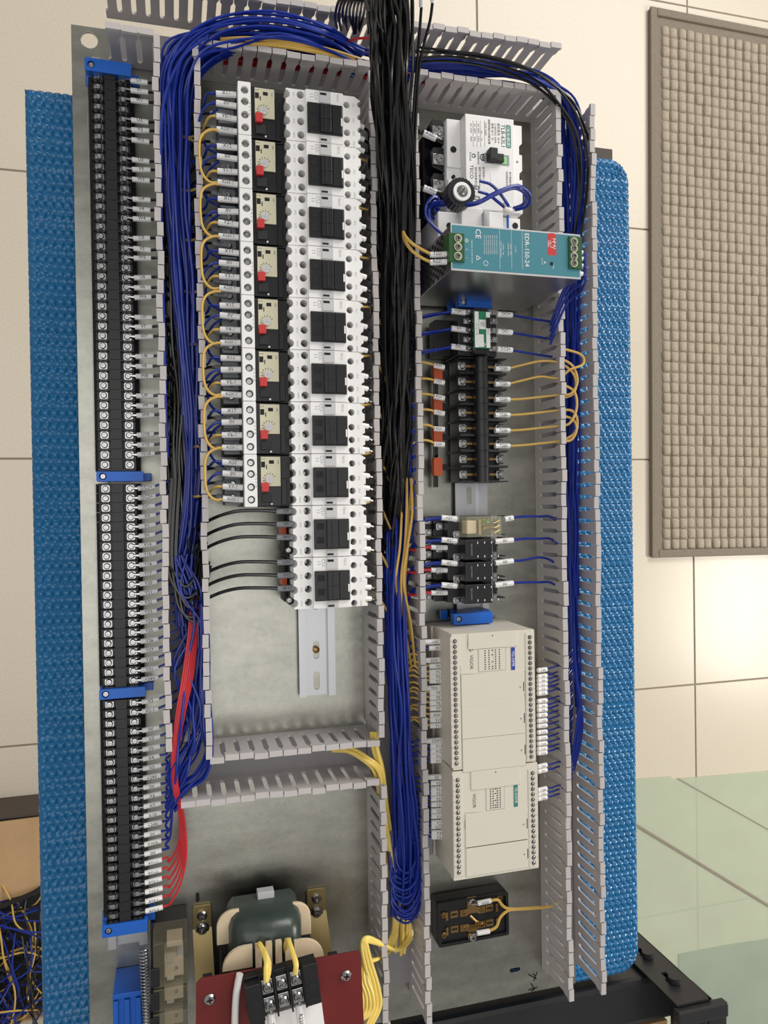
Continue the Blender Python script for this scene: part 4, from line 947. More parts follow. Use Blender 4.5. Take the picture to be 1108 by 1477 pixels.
rr = [('24V', 966, 'upper'), ('0V', 975, 'upper'), ('X0', 981, 'upper'), ('X1', 987, 'upper'), ('X2', 993, 'upper'), ('X3', 999.5, 'upper'), ('X4', 1010.5, 'upper'), ('X5', 1018, 'upper'), ('X6', 1023.5, 'upper'), ('X7', 1031, 'upper'), ('X10', 1039, 'upper'), ('X11', 1046.5, 'upper'), ('X12', 1055.5, 'upper'), ('X13', 1064, 'upper'), ('X14', 1072, 'upper'), ('X15', 1079.5, 'upper'), ('X16', 1085.5, 'upper'), ('24V', 1105, 'lower'), ('0V', 1112, 'lower'), ('X20', 1139, 'lower'), ('X23', 1145, 'lower'), ('X25', 1151.5, 'lower')]
for s, py, wh in rr:
    a = V3(776, py+1, 56); b = V3(788.5, py-.5 if wh == 'upper' else py-2, 55)
    marked(s, a, b, [b-Vector((2, 0, 0)), V3(796, py-3, 52), V3(804, py-6, 46), V3(812, py-9, 40), V3(826, py-30, 34)], 'blue_wire', .9, f'blue wire with short sleeve printed {s} right of the {wh} beige controller', 'wires on the right of the controllers', sr=2.3, size=3.3, smat='white')

# ------------------------------------------------------------------ open black receptacle
zt = 21; c = V3(682, 1327, zt); t = thing('receptacle', 'open black receptacle block with brass contacts below the controllers', 'receptacle', (c.x, c.y, .4)); o = (c.x, c.y)
t.rotation_euler.z = math.radians(.6)
q = bp(632, 734, 1295, 1358, zt, o)
part('body', MB().box(q[0], q[1], q[2], q[3], 0, zt-3), 'black', t, bevel=2)
rim = MB().plate(rect(q[0], q[1], q[2], q[3], 2), zt-3, zt, [rect(q[0]+3, q[1]-3, q[2]+3, q[3]-3, 1.5)]); part('rim', rim, 'black', t, bevel=.6)
mid = (q[2]+q[3])/2; cx = (q[0]+q[1])/2
for s in (1, -1):
    y = mid+s*7.5
    part('contact_plate', MB().plate([(cx-14, y-3.4), (cx-6, y-3.4), (cx-4, y-1.8), (cx+4, y-1.8), (cx+6, y-3.4), (cx+13, y-3.4), (cx+13, y+3.4), (cx+5, y+3.4), (cx+3, y+5.5), (cx-5, y+5.5), (cx-7, y+3.4), (cx-14, y+3.4)] if s > 0 else [(cx-14, y+3.4), (cx-14, y-3.4), (cx-7, y-3.4), (cx-5, y-5.5), (cx+3, y-5.5), (cx+5, y-3.4), (cx+13, y-3.4), (cx+13, y+3.4), (cx+6, y+3.4), (cx+4, y+1.8), (cx-4, y+1.8), (cx-6, y+3.4)], zt-3, zt-2), 'brass', t)
    for x in (-10, 9): screw(t, cx+x, y, zt-2, 2, 'brass')
    for x in (-20, 18):
        part('blade_socket', MB().plate(rect(cx+x-4, cx+x+4, y-3.4, y+3.4, .5), zt-3, zt-2.6, [rect(cx+x-3, cx+x+3, y-1, y+1, .3)]).box(cx+x*1.42-1.2, cx+x*1.42+1.2, y-4, y+4, zt-3, zt-1), 'brass', t)
    part('screw_clamp', MB().box(cx-6.5, cx+3.5, mid+s*18-4.6, mid+s*18+4.6, zt-3, zt-1), 'brass', t, bevel=.3); screw(t, cx-1.5, mid+s*18, zt-1, 3.6)
part('earth_pin', MB().tube([(cx-3.5, mid+4, zt-2), (cx+2, mid-1.5, zt+1)], 1.4, 10), 'brass', t); screw(t, cx+3.5, mid-4, zt-1, 2.6, 'brass')
for x, y in ((q[0]+6, q[2]+11), (q[1]-9, q[3]-5), (q[0]+6, q[3]-13)): screw(t, x, y, zt-2.6, 3.2, 'brass')
for i, (A, Bp, pts) in enumerate((((689, 1303), (708, 1299), [(718, 1298), (724, 1305), (731, 1310), (745, 1311), (770, 1309), (788, 1308)]), ((688, 1346), (706, 1343), [(716, 1337), (722, 1323), (734, 1313), (750, 1311.5), (772, 1310), (789, 1308)]))):
    a, b = V3(*A, 27), V3(*Bp, 27)
    marked('' if i else '10220', a, b, [b-Vector((2, 0, 0))]+[V3(x, y, 29-k) for k, (x, y) in enumerate(pts)]+[V3(806, 1302, 26), V3(815, 1280, 22)], 'yellow_wire', 1.5, 'yellow wire with white sleeve on the %s terminal of the black receptacle' % ('upper', 'lower')[i], 'yellow wires on the black receptacle', sr=2.5, size=3.4, lug=V3(A[0]-8, A[1]+1, 23.5), smat='white')

# ------------------------------------------------------------------ transformer
TC = V3(392, 1400, 50); t = thing('transformer', 'mains transformer with dark green coil, brass brackets and maroon terminal plate', 'transformer', (TC.x, TC.y, .4)); o = (TC.x, TC.y)
L3 = lambda px, py, z: Vector((*rp_(px, py, z, o), z-.4))
cl = L3(330, 1370, 60); cr = L3(440, 1370, 60); ct = L3(385, 1312, 50).y
x0, x1 = cl.x, cr.x
prof = []
for a in range(0, 181, 15): prof.append(((x0+x1)/2+(x1-x0)/2*abs(math.cos(math.radians(a)))**.45*(1 if a < 90 else -1), 20+52*abs(math.sin(math.radians(a)))**.6))
yb = -92
coil = MB().plate([(p[0], p[1]) for p in prof]+[(x0, 8), (x1, 8)], 0, 1)
cm = MB(); 
sec = [(ct-26, 1.0), (ct-12, 1.0), (ct-4, .93), (ct, .8)]
ring0 = []
for yy, s in [(yb, 1.0)]+sec:
    row = [((p[0]-(x0+x1)/2)*s+(x0+x1)/2, yy, 8+(p[1]-8)*s) for p in prof]; ring0.append(len(cm.v)); cm.v += row
n = len(prof)
for i in range(len(ring0)-1):
    for k in range(n-1): cm.f.append((ring0[i]+k, ring0[i]+k+1, ring0[i+1]+k+1, ring0[i+1]+k))
cm.f.append(tuple(ring0[-1]+k for k in range(n))); cm.f.append(tuple(ring0[0]+k for k in reversed(range(n))))
part('coil', cm, 'coil', t, smooth=True)
part('core', MB().box(x0-6, x1+8, yb, ct-36, 4, 40), 'black_matte', t, bevel=1)
# bobbin flanges: two at the top, two plus four slats in front
def flange(px0, px1, py0, py1, z, r, side):
    a, b = L3(px0, py1, z), L3(px1, py0, z); w_, h_ = b.x-a.x, b.y-a.y
    pl_ = [(0, 0), (w_, 0), (w_, h_)]
    o_ = [(0, 0), (w_, 0)]
    arc = [(r-r*math.cos(math.radians(k)), h_-r+r*math.sin(math.radians(k))) for k in range(0, 91, 15)]
    if side < 0: poly = [(w_, 0), (w_, h_)]+arc[::-1]+[(0, 0)]
    elif side > 0: poly = [(0, 0), (0, h_)]+[(w_-x, y) for x, y in arc[::-1]]+[(w_, 0)]
    else: poly = rect(0, w_, 0, h_, .8)
    part('bobbin_flange', MB().plate(poly, z-4, z).xf(Matrix.Translation((a.x, a.y, 0))), 'cream', t, bevel=.6)
flange(313, 345, 1312, 1364, 46, 14, -1); flange(418, 448, 1299, 1352, 46, 14, 1)
flange(321, 364, 1364, 1402, 78, 18, -1); flange(425, 467, 1351, 1386, 78, 18, 1)
for px, py in ((369, 1362), (384, 1359), (398, 1357), (412, 1355)): flange(px, px+8.5, py, py+40, 80, 2, 0)
part('tape', MB().box(L3(372, 1310, 30).x, L3(396, 1310, 30).x, ct-2, ct+6, 20, 30), 'lightgrey', t, bevel=.4)
# brackets
for px, py0, py1, ex in ((292, 1304, 1420, 5), (457, 1280, 1400, 14)):
    a = L3(px-14, py0+34, 3); b = L3(px+13, py0, 3); xm = (a.x+b.x)/2
    br = part('bracket', MB().plate(rect(a.x, b.x, a.y-6, b.y, 2.5), 0, 2.5), 'bronze', t, bevel=.4)
    sl = MB(); w_ = (b.x-a.x)/2; ya, yb_ = a.y-2, a.y-70
    for s_ in (1,):
        sl.v += [(xm-w_, ya, 2.5), (xm+w_, ya, 2.5), (xm+w_+ex*.4, yb_, 30), (xm-w_+ex*.4, yb_, 30), (xm-w_, ya, 0), (xm+w_, ya, 0), (xm+w_+ex*.4, yb_, 26), (xm-w_+ex*.4, yb_, 26)]
        sl.f += [(0, 3, 2, 1), (4, 5, 6, 7), (0, 1, 5, 4), (1, 2, 6, 5), (2, 3, 7, 6), (3, 0, 4, 7)]
    part('bracket_arm', sl, 'bronze', br)
    screw(br, xm, b.y-9, 2.6, 4.6); screw(br, xm, a.y-2, 3.4, 4.8)
    part('washer', MB().plate(circ(xm, a.y-2, 6.4, 20), 2.6, 3.6, [circ(xm, a.y-2, 3, 16)]), 'steel', br)
# maroon plate with terminals
zp = 96
pts = [L3(283, 1420, zp), L3(290, 1412, zp), L3(505, 1374, zp), L3(519, 1372, zp), L3(521, 1384, zp), L3(528, 1540, zp), L3(282, 1560, zp)]
part('maroon_plate', MB().plate([(p.x, p.y) for p in pts][::-1], zp-2.4, zp-.4), 'maroon', t, bevel=.5)
part('plate_support', MB().box(pts[0].x+4, pts[2].x-6, pts[6].y+6, pts[6].y+14, 0, zp-2.4).box(pts[0].x+6, pts[0].x+14, pts[6].y+14, pts[0].y-10, zp-30, zp-2.4).box(pts[2].x-14, pts[2].x-6, pts[6].y+14, pts[0].y-10, zp-30, zp-2.4), 'black_matte', t)
for px, py in ((302.5, 1440), (499, 1406)):
    p = L3(px, py, zp); screw(t, p.x, p.y, zp-.4, 4.6)
c0_ = L3(409, 1434, zp+16); ang = math.radians(6.5)
def M_(mb): return mb.xf(Matrix.Translation((c0_.x, c0_.y, zp-.4)) @ Matrix.Rotation(ang, 4, 'Z'))
tbk = part('terminal_block', M_(MB().box(-30, 30, -16, 17, 0, 8)), 'black', t, bevel=.5)
part('block_end', M_(MB().box(-30, -17.5, -20, 15, 8, 17)), 'black', t, bevel=.8); part('block_end', M_(MB().box(17.5, 30, -16, 19, 8, 17)), 'black', t, bevel=.8)
for x in (-24, 24):
    for y, hh in ((10, 2.2), (-12, 2.2)): part('slot', M_(MB().box(x-3.8, x+3.8, y-hh+1, y+hh+1, 17, 17.15)), 'ink', t)
    part('hole', M_(MB().cyl(x, -1, 17, 17.2, 4.2, 18)), 'ink', t)
for x in (-17.5, -6, 6, 17.5): part('barrier', M_(MB().box(x-.7, x+.7, -17, 17, 8, 16)), 'black', t)
for x in (-11.8, 0, 11.8):
    for y in (7.4, -7.4):
        pv = Matrix.Rotation(ang, 4, 'Z') @ Vector((x, y, 0))
        part('clamp', M_(MB().box(x-4.6, x+4.6, y-6, y+6, 8, 12)), 'steel', t, bevel=.4)
        screw(t, c0_.x+pv.x, c0_.y+pv.y, zp+11.6, 4)
part('label_plate', M_(MB().box(-30, 31, -60, -21, 0, 5)), 'white', t, bevel=.3)
for x, s in ((-11.8, 'T220'), (12, 'R220')):
    pv = Matrix.Rotation(ang, 4, 'Z') @ Vector((x, -16, 0)); a = Vector((c0_.x+pv.x+o[0], c0_.y+pv.y+o[1], zp+10)); b = a+Vector((1.6, -22, 0))
    marked(s, a, b, [b+Vector((0, 1, 0)), b+Vector((1, -10, 0)), b+Vector((6, -26, -4)), b+Vector((24, -44, -20))], 'bright_yellow', 1.7, f'yellow wire with sleeve {s} running down from the transformer terminals', 'wires on the transformer terminals', sr=3.2, size=4.6, smat='white', lug=a+Vector((0, 8, 0)))
for pts, lab in (([(377, 1370, 60), (374, 1362, 84), (377, 1366, 92), (384, 1385, 104), (384, 1400, 110), (384, 1416, 112)], 'pale yellow coil lead on the left terminal of the transformer'), ([(412, 1382, 60), (413, 1362, 84), (416, 1357, 92), (422, 1374, 104), (427, 1390, 112), (426, 1404, 112)], 'pale yellow coil lead on the right terminal of the transformer'), ([(382, 1375, 76), (379, 1368, 90), (383, 1376, 100), (388, 1392, 106), (386, 1412, 110)], 'second pale yellow coil lead beside the left transformer terminal')):
    wire('wire', [V3(*q) for q in pts], 2.3, 'bright_yellow', lab, 'pale yellow coil leads of the transformer', n=8)
tag(part('sleeving', MB().tube(smooth_path([V3(*q) for q in ((346, 1405, 104), (343, 1420, 104), (340, 1445, 104), (338, 1500, 102))], 5), 2.9, 10), 'white_wire', smooth=True), 'white plastic tube lying on the maroon transformer plate', 'tube')
for i in range(7):
    d = i-3
    if i < 4: pts = [(575+d*2, 1316, 20), (572+d*2, 1345, 26), (562+d*3, 1372, 40), (545, 1383, 58), (532+d*4, 1390, 70), (530+d*5, 1412, 76), (538+d*5, 1438, 78), (536+d*5, 1460, 80), (508, 1478+d*4, 84), (470, 1496+d*3, 90)]
    else: pts = [(592-d*2, 1316, 20), (588+d*2, 1350, 26), (570+d*2, 1370, 40), (548+d*2, 1358+d*2, 58), (530, 1349+d*3, 70), (518+d*4, 1360+d*2, 72), (521+d*5, 1390, 74), (530+d*5, 1420, 76), (534+d*5, 1450, 76), (524+d*4, 1480, 80)]
    wire('wire', [V3(*q) for q in pts], 1.7, 'bright_yellow', 'bright yellow wire looping beside the transformer, '+('from the lower exit of the middle duct' if i < 4 else 'from the upper exit of the middle duct'), 'bright yellow wires beside the transformer', n=7)

# ------------------------------------------------------------------ clear relays with spring retainers, blue bracket (bottom left)
for k, (py0, py1) in enumerate(((1358, 1424), (1424, 1458), (1459, 1494))):
    z = 62; c = V3(247, (py0+py1)/2, z); o = (c.x, c.y); t = thing('relay', 'smoked clear relay left of the transformer, %s of three' % ('topmost', 'middle', 'lowest')[k], 'relay', (c.x, c.y, .4), 0, 'smoked clear relays at the bottom left')
    q = bp(219, 271, py0+1, py1-1, z, o)
    part('socket', MB().box(q[0]-2, q[1], q[2]+.5, q[3]-.5, 0, 26), 'black', t, bevel=.5)
    part('clear_cover', MB().box(q[0]+1, q[1], q[2], q[3], 26, z-.4), 'smoked', t, bevel=.8)
    m0 = q[3]-14 if k == 0 else q[3]; 
    if k == 0: part('upper_coil', MB().box(q[0]+12, q[1]-4, q[3]-13, q[3]-8, 26, 46), 'cream', t, bevel=.6); m0 = q[3]-18
    part('yoke', MB().box(q[0]+10, q[0]+26, q[2]+2.5, m0-2, 26, 52), 'cream', t, bevel=.6); part('spool', MB().box(q[0]+12, q[0]+18, m0-3, m0-1.4, 40, 54).box(q[0]+12, q[0]+18, q[2]+1, q[2]+3, 40, 54), 'beige', t)
    part('contact_frame', MB().box(q[1]-9, q[1]-4, q[2]+3, m0-1, 26, 50), 'lightgrey', t, bevel=.4)
    part('pin', MB().cyl(q[0]+20, (q[2]+m0)/2, 52, 53, 1.4, 12), 'steel', t)
    part('side_block', MB().box(q[0]-1, q[0]+6, q[2]+2, m0-2, 26, z+1), 'black', t, bevel=.5)
sp = []; p0, p1 = V3(207, 1368, 44), V3(213, 1490, 44)
for i in range(0, 26*8+1):
    f = i/(26*8); a = 2*math.pi*i/8; p = p0.lerp(p1, f); sp.append(p+Vector((3.6*math.cos(a), 0, 3.6*math.sin(a))))
tag(part('retaining_spring', MB().tube(sp, .55, 5), 'steel', smooth=True), 'steel coil spring lying along the left side of the smoked clear relays', 'spring')
z = 40; c = V3(186, 1470, z); o = (c.x, c.y); t = thing('end_bracket', 'large ribbed blue bracket at the lower left edge of the plate', 'bracket', (c.x, c.y, .4)); q = bp(163, 206, 1432, 1510, z, o)
part('body', MB().box(q[0], q[1], q[2], q[3], 0, z-3), 'bracket_blue', t, bevel=.6)
for i in range(3): x = q[0]+(q[1]-q[0])*i/2.6; part('rib', MB().box(x, x+4.4, q[2], q[3]-6, z-3, z), 'bracket_blue', t, bevel=.5)
part('ridge', MB().box(q[0], q[1], q[3]-4, q[3], z-3, z-.4), 'bracket_blue', t, bevel=.5)
p = V3(285, 1294, 0); tag(part('rubber_plug', MB().plate(rect(-1.6, 1.6, -4, 4, 1.4), 0, 1.4), 'ink', None, (p.x, p.y, .2)), 'small black plug in the plate above the left transformer bracket', 'plug')

# ------------------------------------------------------------------ wire bundles in the ducts
def bundle(n, path, r, mt, label, seed, jit=.25, per=5, ends=(0, 0)):
    rg = random.Random(seed); key = [(at(px, py, z), sx, sz) for px, py, z, sx, sz in path]; mb = MB()
    for i in range(n):
        a = rg.uniform(-1, 1); b = rg.uniform(-1, 1)*math.sqrt(max(0, 1-a*a*.8)); pts = []
        for k, (p, sx, sz) in enumerate(key):
            d = (key[min(k+1, len(key)-1)][0]-key[max(k-1, 0)][0]).normalized(); l = d.cross(Vector((0, 0, 1)))
            l = l.normalized() if l.length > .1 else Vector((1, 0, 0))
            aa = max(-1.1, min(1.1, a+rg.uniform(-jit, jit))); pts.append(p+l*aa*sx+Vector((0, 0, (b+rg.uniform(-jit, jit))*sz)))
        if ends[0]: pts[0] = pts[0]+(pts[1]-pts[0])*rg.uniform(0, ends[0])
        if ends[1]: pts = pts[:len(pts)-rg.randint(0, ends[1])]
        mb.tube(smooth_path(pts, per), r*rg.uniform(.92, 1.08), 6)
    return tag(part('wire_bundle', mb, mt, smooth=True), label, 'wire bundle', None, 'stuff')
def loom(paths, r, mt, label, per=6):
    mb = MB()
    for p in paths: mb.tube(smooth_path(p, per), r, 6)
    return tag(part('wire_bundle', mb, mt, smooth=True), label, 'wire bundle', None, 'stuff')
bundle(34, [(520, 92, 40, 10, 14), (470, 62, 52, 11, 12), (400, 47, 58, 12, 12), (330, 52, 58, 13, 12), (282, 76, 54, 14, 12), (258, 120, 48, 13, 14), (254, 200, 42, 11, 16), (258, 300, 40, 10, 16), (265, 400, 40, 9, 16), (271, 500, 38, 8, 16), (277, 600, 36, 7, 16), (281, 680, 36, 7, 16), (276, 760, 34, 9, 14), (266, 830, 30, 11, 12), (272, 900, 28, 11, 11), (280, 980, 26, 9, 10), (280, 1050, 26, 9, 9)], 1.25, 'blue_wire', 'long bundle of blue wires curving from the top duct down the left duct', 1, ends=(0, 7))
bundle(12, [(300, 55, 30, 10, 10), (255, 80, 34, 10, 10), (243, 130, 34, 6, 12), (247, 220, 32, 8, 12), (262, 330, 28, 9, 10), (276, 450, 26, 6, 10), (282, 560, 26, 5, 10), (284, 660, 26, 5, 10), (280, 720, 26, 6, 10)], 1.25, 'blue_wire', 'lower layer of blue wires hugging the right wall of the left duct', 2)
wire('wire', [V3(*q) for q in ((300, 52, 66), (262, 84, 66), (236, 150, 62), (232, 260, 58), (234, 380, 56), (237, 480, 56), (239, 580, 56), (242, 660, 50))], 1.3, 'blue_wire', 'single blue wire running apart along the left wall of the left duct')
bundle(26, [(236, 250, 26, 4, 12), (242, 340, 26, 6, 12), (247, 420, 26, 8, 14), (251, 500, 26, 9, 14), (254, 580, 28, 9, 14), (256, 660, 28, 10, 14), (260, 740, 30, 10, 14), (256, 790, 32, 11, 14)], 1.3, 'dark_wire', 'bundle of black wires in the left half of the left duct', 3, ends=(1.2, 1))
for i, (x0_, x1_, yb2) in enumerate(((245, 292, 862), (250, 288, 868), (252, 296, 890), (256, 290, 876), (258, 298, 896), (247, 286, 846))):
    wire('wire', [V3(x0_+2, 690, 40), V3(x0_-2, 760, 44), V3(x0_-3, 810, 46), V3(x0_+4, yb2-20, 48), V3((x0_+x1_)/2, yb2, 48), V3(x1_-6, yb2-14, 46), V3(x1_, yb2-50, 42), V3(x1_+6, yb2-80, 36)], 1.3, 'dark_wire', 'black wire hanging in a wide loop in the left duct', 'looped black wires in the left duct')
bundle(9, [(262, 800, 40, 8, 6), (270, 850, 42, 10, 6), (278, 900, 40, 10, 6), (272, 960, 44, 12, 6), (282, 1020, 46, 10, 8), (276, 1070, 48, 10, 8), (262, 1110, 46, 10, 6), (252, 1146, 42, 3, 4)], 1.15, 'blue_wire', 'loose tangle of blue wires around the red wires in the left duct', 5, jit=.8)
bundle(9, [(294, 870, 46, 3, 6), (296, 940, 46, 3, 6), (294, 1000, 48, 4, 6), (298, 1050, 50, 4, 6), (302, 1085, 48, 3, 5), (290, 1118, 46, 5, 4), (264, 1138, 44, 4, 4), (246, 1166, 40, 4, 4)], 1.15, 'blue_wire', 'blue wires bending round the lower right corner of the left duct', 6, jit=.5)
# top duct
bundle(18, [(238, 100, 26, 6, 10), (270, 66, 30, 8, 12), (340, 62, 32, 8, 12), (420, 70, 32, 8, 12), (500, 84, 32, 8, 12), (580, 98, 32, 8, 12), (660, 104, 34, 8, 10), (740, 110, 36, 9, 10), (790, 126, 36, 9, 10), (822, 168, 36, 9, 12)], 1.3, 'blue_wire', 'bundle of blue wires lying along the bottom of the top duct', 7)
bundle(6, [(318, 62, 56, 3, 3), (360, 60, 60, 3, 3), (410, 62, 60, 3, 3), (470, 74, 56, 3, 3), (520, 90, 46, 3, 3)], 1.2, 'yellow_wire', 'flat bundle of yellow wires under the blue arc in the top duct', 8)
bundle(8, [(300, 84, 24, 4, 6), (400, 92, 24, 4, 6), (500, 104, 24, 4, 6), (570, 112, 24, 4, 6), (660, 116, 24, 4, 6), (740, 126, 24, 4, 6)], 1.2, 'red_wire', 'red wires showing through the slots of the top duct', 9)
wire('wire', [V3(*q) for q in ((496, 66, 40), (506, 58, 56), (525, 55, 62), (548, 57, 66), (560, 70, 60))], 1.2, 'red_wire', 'single red wire crossing the top duct beside the black bundle')
bundle(12, [(600, 92, 44, 4, 6), (650, 92, 48, 4, 5), (700, 96, 50, 4, 5), (750, 106, 50, 5, 5), (794, 124, 46, 6, 6), (820, 150, 44, 6, 8), (832, 190, 42, 7, 8), (835, 250, 40, 6, 10), (832, 330, 38, 6, 10), (826, 420, 36, 6, 10)], 1.3, 'blue_wire', 'blue wires curving round the upper right corner into the right duct', 10)
bundle(26, [(814, 150, 30, 5, 10), (822, 220, 30, 8, 14), (822, 320, 30, 8, 16), (823, 430, 30, 8, 16), (823, 540, 30, 8, 16), (823, 650, 30, 7, 15), (824, 760, 30, 7, 15), (825, 860, 30, 6, 14), (827, 950, 30, 6, 12), (830, 1020, 30, 6, 10), (828, 1080, 30, 4, 8)], 1.2, 'blue_wire', 'long bundle of blue wires running down the right duct', 11, ends=(0, 3))
for i in range(4): wire('wire', [V3(828-i, 900+i*20, 44), V3(832+i*2, 980+i*10, 46), V3(840-i*2, 1030, 46), V3(838-i*3, 1070, 44), V3(828-i, 1112-i*6, 40)], 1.1, 'blue_wire', 'blue wire bowing outwards near the lower end of the right duct bundle', 'bowing blue wires in the right duct')
for i, pts in enumerate((((598, 74, 64), (660, 78, 68), (720, 88, 70), (780, 108, 70), (815, 140, 66), (838, 180, 62), (848, 230, 58), (845, 290, 54), (836, 350, 50), (826, 420, 40)), ((598, 84, 62), (650, 82, 66), (710, 92, 68), (770, 114, 66), (808, 152, 62), (834, 200, 58), (838, 270, 54), (830, 330, 46), (818, 400, 36)), ((604, 68, 64), (650, 74, 70), (700, 80, 72), (760, 98, 72), (806, 128, 68), (830, 152, 62), (842, 180, 58), (852, 210, 50)), ((600, 90, 58), (640, 88, 62), (700, 96, 64), (766, 120, 62), (810, 160, 58), (830, 210, 52), (836, 300, 46), (822, 380, 38)))):
    wire('wire', [V3(*q) for q in pts], 1.35, 'dark_wire', 'black wire sweeping round the upper right corner, '+('long outer one', 'ending halfway down the duct', 'short outermost one', 'innermost one')[i], 'black wires at the upper right corner')
# middle duct
bundle(60, [(556, -70, 190, 22, 24), (562, 0, 150, 20, 20), (566, 60, 118, 17, 16), (568, 130, 92, 16, 15), (570, 220, 74, 15, 16), (572, 320, 60, 14, 16), (574, 420, 52, 13, 16), (574, 520, 46, 13, 16), (572, 610, 42, 13, 16), (568, 690, 38, 13, 14), (566, 750, 34, 12, 12), (564, 800, 30, 9, 8)], 1.35, 'dark_wire', 'thick bundle of black wires rising out of the middle duct at the top', 12, jit=.34, ends=(0, 2))
loom([[V3(x+R.uniform(-6, 4), 40+R.uniform(0, 10), 54), V3(x-4+i*.6, 20, 84), V3(x+4, -4+i*.8, 112+i), V3(x+26-i*1.4, -12+i, 124), V3(540+i*1.5, 12+i*2, 122), V3(556+i*1.4, 70, 108), V3(562+i*1.2, 160, 84), V3(566+i, 300, 60)] for i, x in enumerate([488+i*4.5 for i in range(12)])], 1.3, 'dark_wire', 'black wires arching over the top duct into the thick black bundle')
for i, (x, y, x2) in enumerate(((608, 8, 596), (626, 2, 600), (604, -30, 590))):
    a, b = V3(x, y-12, 140), V3(x-2 if i else x, y+2, 136)
    t = thing('wire', 'loose black wire with %s end at the top of the black bundle' % ('a white sleeved', 'an angled white sleeved', 'a cut')[i], 'wire', tuple(b)); 
    part('insulation', MB().tube([q-b for q in smooth_path([b, V3(x-2-4*i, y+30, 126), V3(x2+6, 90, 106), V3(x2, 170, 84), V3(x2-4, 300, 62), V3(x2-8, 420, 46)], 5)], 1.35, 6), 'dark_wire', t, smooth=True)
    part('ferrule', MB().tube([a-b, (0, 0, 0)], 2.2, 8), 'white' if i < 2 else 'black', t, smooth=True)
bundle(22, [(586, 150, 26, 7, 10), (588, 280, 26, 8, 12), (588, 420, 26, 8, 12), (588, 560, 26, 9, 12), (584, 680, 28, 11, 12), (578, 780, 32, 11, 12)], 1.2, 'blue_wire', 'blue wires under the black bundle in the middle duct', 13)
bundle(48, [(572, 700, 26, 9, 10), (570, 780, 32, 9, 12), (570, 860, 38, 8, 14), (572, 940, 42, 8, 14), (576, 1020, 44, 8, 14), (580, 1100, 44, 9, 14), (584, 1170, 42, 10, 14), (588, 1230, 38, 11, 13), (588, 1290, 32, 12, 10), (584, 1322, 28, 12, 8)], 1.2, 'blue_wire', 'dense bundle of blue wires filling the lower half of the middle duct', 14, ends=(0, 1))
lp = []
for i in range(20):
    y = 1250+i*3.9+R.uniform(-4, 4); xr = 606+R.uniform(-7, 1); xl = 564+R.uniform(-2, 9); zz = 44+R.uniform(-6, 3)
    lp.append([V3(xr, y-110, 38), V3(xr+1, y-34, zz-2), V3(xr-5, y-4, zz), V3((xr+xl)/2, y+10+R.uniform(-3, 5), zz), V3(xl+3, y, zz-2), V3(xl, y-22, 40), V3(xl+4, y-80, 32)])
loom(lp, 1.15, 'blue_wire', 'blue wires turning back in loops at the lower end of the middle duct')
bundle(4, [(590, 690, 44, 4, 5), (588, 740, 50, 4, 4), (584, 790, 50, 4, 4), (578, 840, 48, 4, 4), (586, 900, 44, 4, 4), (594, 960, 40, 4, 4)], 1.2, 'yellow_wire', 'few yellow wires winding beside the blue bundle in the middle duct', 15, jit=.5)
bundle(7, [(480, 1078, 30, 4, 3), (505, 1082, 40, 4, 4), (528, 1096, 48, 4, 4), (544, 1110, 50, 4, 4), (550, 1140, 44, 4, 6), (556, 1200, 34, 5, 8), (570, 1270, 26, 6, 8), (578, 1330, 22, 7, 6), (576, 1375, 24, 6, 5)], 1.6, 'bright_yellow', 'bright yellow wires coming out of the cross duct down the middle duct', 16)
bundle(4, [(541, 1055, 46, 3, 4), (544, 1080, 48, 3, 4), (552, 1110, 48, 3, 4), (556, 1150, 40, 3, 4)], 1.6, 'bright_yellow', 'bright yellow wires dropping through the corner above the cross duct', 17)

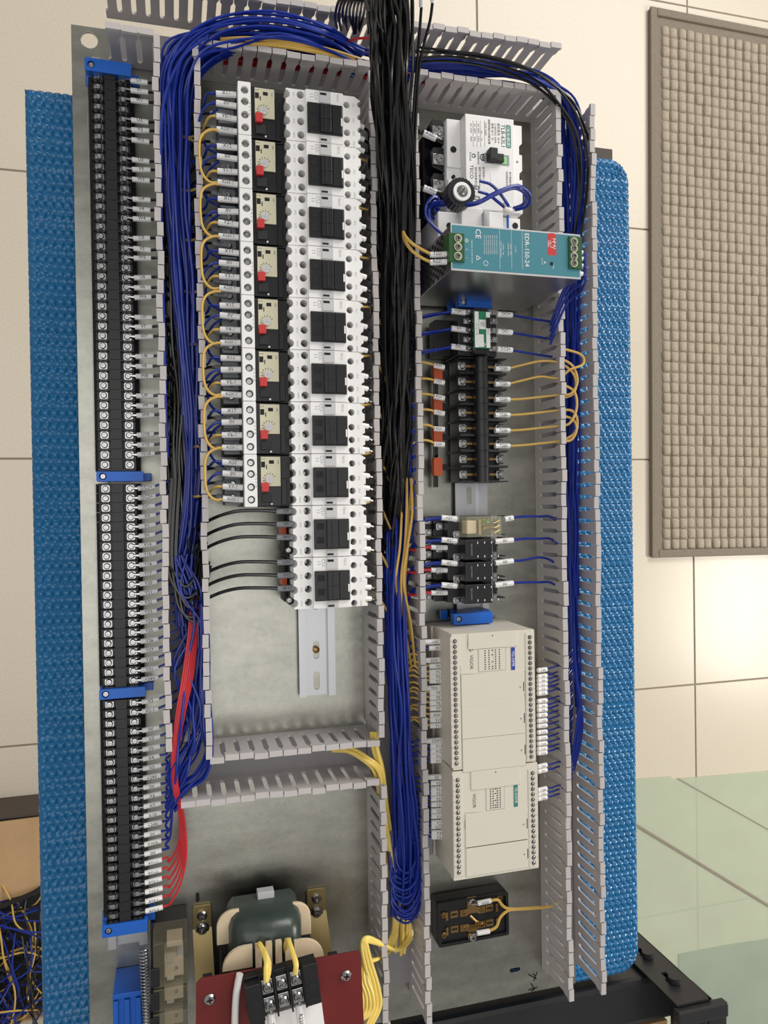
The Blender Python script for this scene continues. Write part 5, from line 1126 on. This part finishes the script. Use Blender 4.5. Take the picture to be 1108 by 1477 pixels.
# ------------------------------------------------------------------ floor clutter at the left edge
zc = -868; A = [(-60, 1166), (56, 1158), (58, 1172), (-60, 1192)]
bx = thing('cardboard_box', 'open brown cardboard box on the floor left of the blue foam', 'box', (at(-10, 1240, zc).x, at(-10, 1240, zc).y, -Z0)); ox = (bx.location.x/MM, bx.location.y/MM)
fl4 = [rp_(px, py, zc, ox) for px, py in ((-80, 1196), (60, 1178), (70, 1276), (30, 1292), (0, 1300), (-80, 1310))]
part('flap', MB().plate(fl4[::-1], Z0+zc-4, Z0+zc), 'cardboard', bx)
wl = [rp_(px, py, zc, ox) for px, py in ((-80, 1192), (58, 1174))]
part('long_side', MB().box(wl[0][0], wl[1][0]+30, wl[0][1], wl[0][1]+4, 0, Z0+zc-2), 'dark_board_and_shade', bx)  # shade on this cardboard side is put into its dark colour
part('far_side', MB().box(wl[0][0], wl[1][0]+30, wl[0][1]-420, wl[0][1]-416, 0, Z0+zc-40), 'cardboard', bx)
part('bag', MB().box(wl[0][0]+8, wl[1][0]+40, wl[0][1]-412, wl[0][1]-30, 2, Z0+zc-50), 'black_matte', bx, bevel=10)
rg = random.Random(5); heap = {}
for i in range(110):
    px, py = rg.uniform(-70, 56), rg.uniform(1296, 1500); z = zc-rg.uniform(6, 44); a = rg.uniform(0, 6.3); L = rg.uniform(50, 120); d = Vector((math.cos(a), math.sin(a), 0)); c = at(px, py, z); nrm = Vector((-d.y, d.x, 0))
    col = ('blue_wire', 'yellow_wire', 'dark_wire', 'blue_wire', 'blue_wire', 'dark_wire', 'yellow_wire', 'dark_wire')[i % 8]
    heap.setdefault(col, []).append([c-d*L+nrm*rg.uniform(-30, 30), c-d*L*.4+nrm*rg.uniform(-14, 14)+Vector((0, 0, 18)), c+d*L*.3+nrm*rg.uniform(-14, 14)+Vector((0, 0, 22)), c+d*L+nrm*rg.uniform(-30, 30)])
hp = thing('wire_heap', 'tangled heap of blue, yellow and black wires at the lower left corner', 'wire heap', (at(-10, 1400, zc).x, at(-10, 1400, zc).y, zc-60)); ho = hp.location/MM-Vector((0, 0, Z0))
for col, ps in heap.items():
    mb = MB()
    for p in ps: mb.tube([q-ho for q in smooth_path(p, 6)], 1.7, 6)
    tag(part(col, mb, col, hp, smooth=True), kind='stuff')
wire('wire', [at(-10, 1312, zc+10), at(20, 1300, zc+14), at(48, 1288, zc+10), at(64, 1278, zc)], 5, 'dark_wire', 'thick black cable lying along the edge of the cardboard box flap')
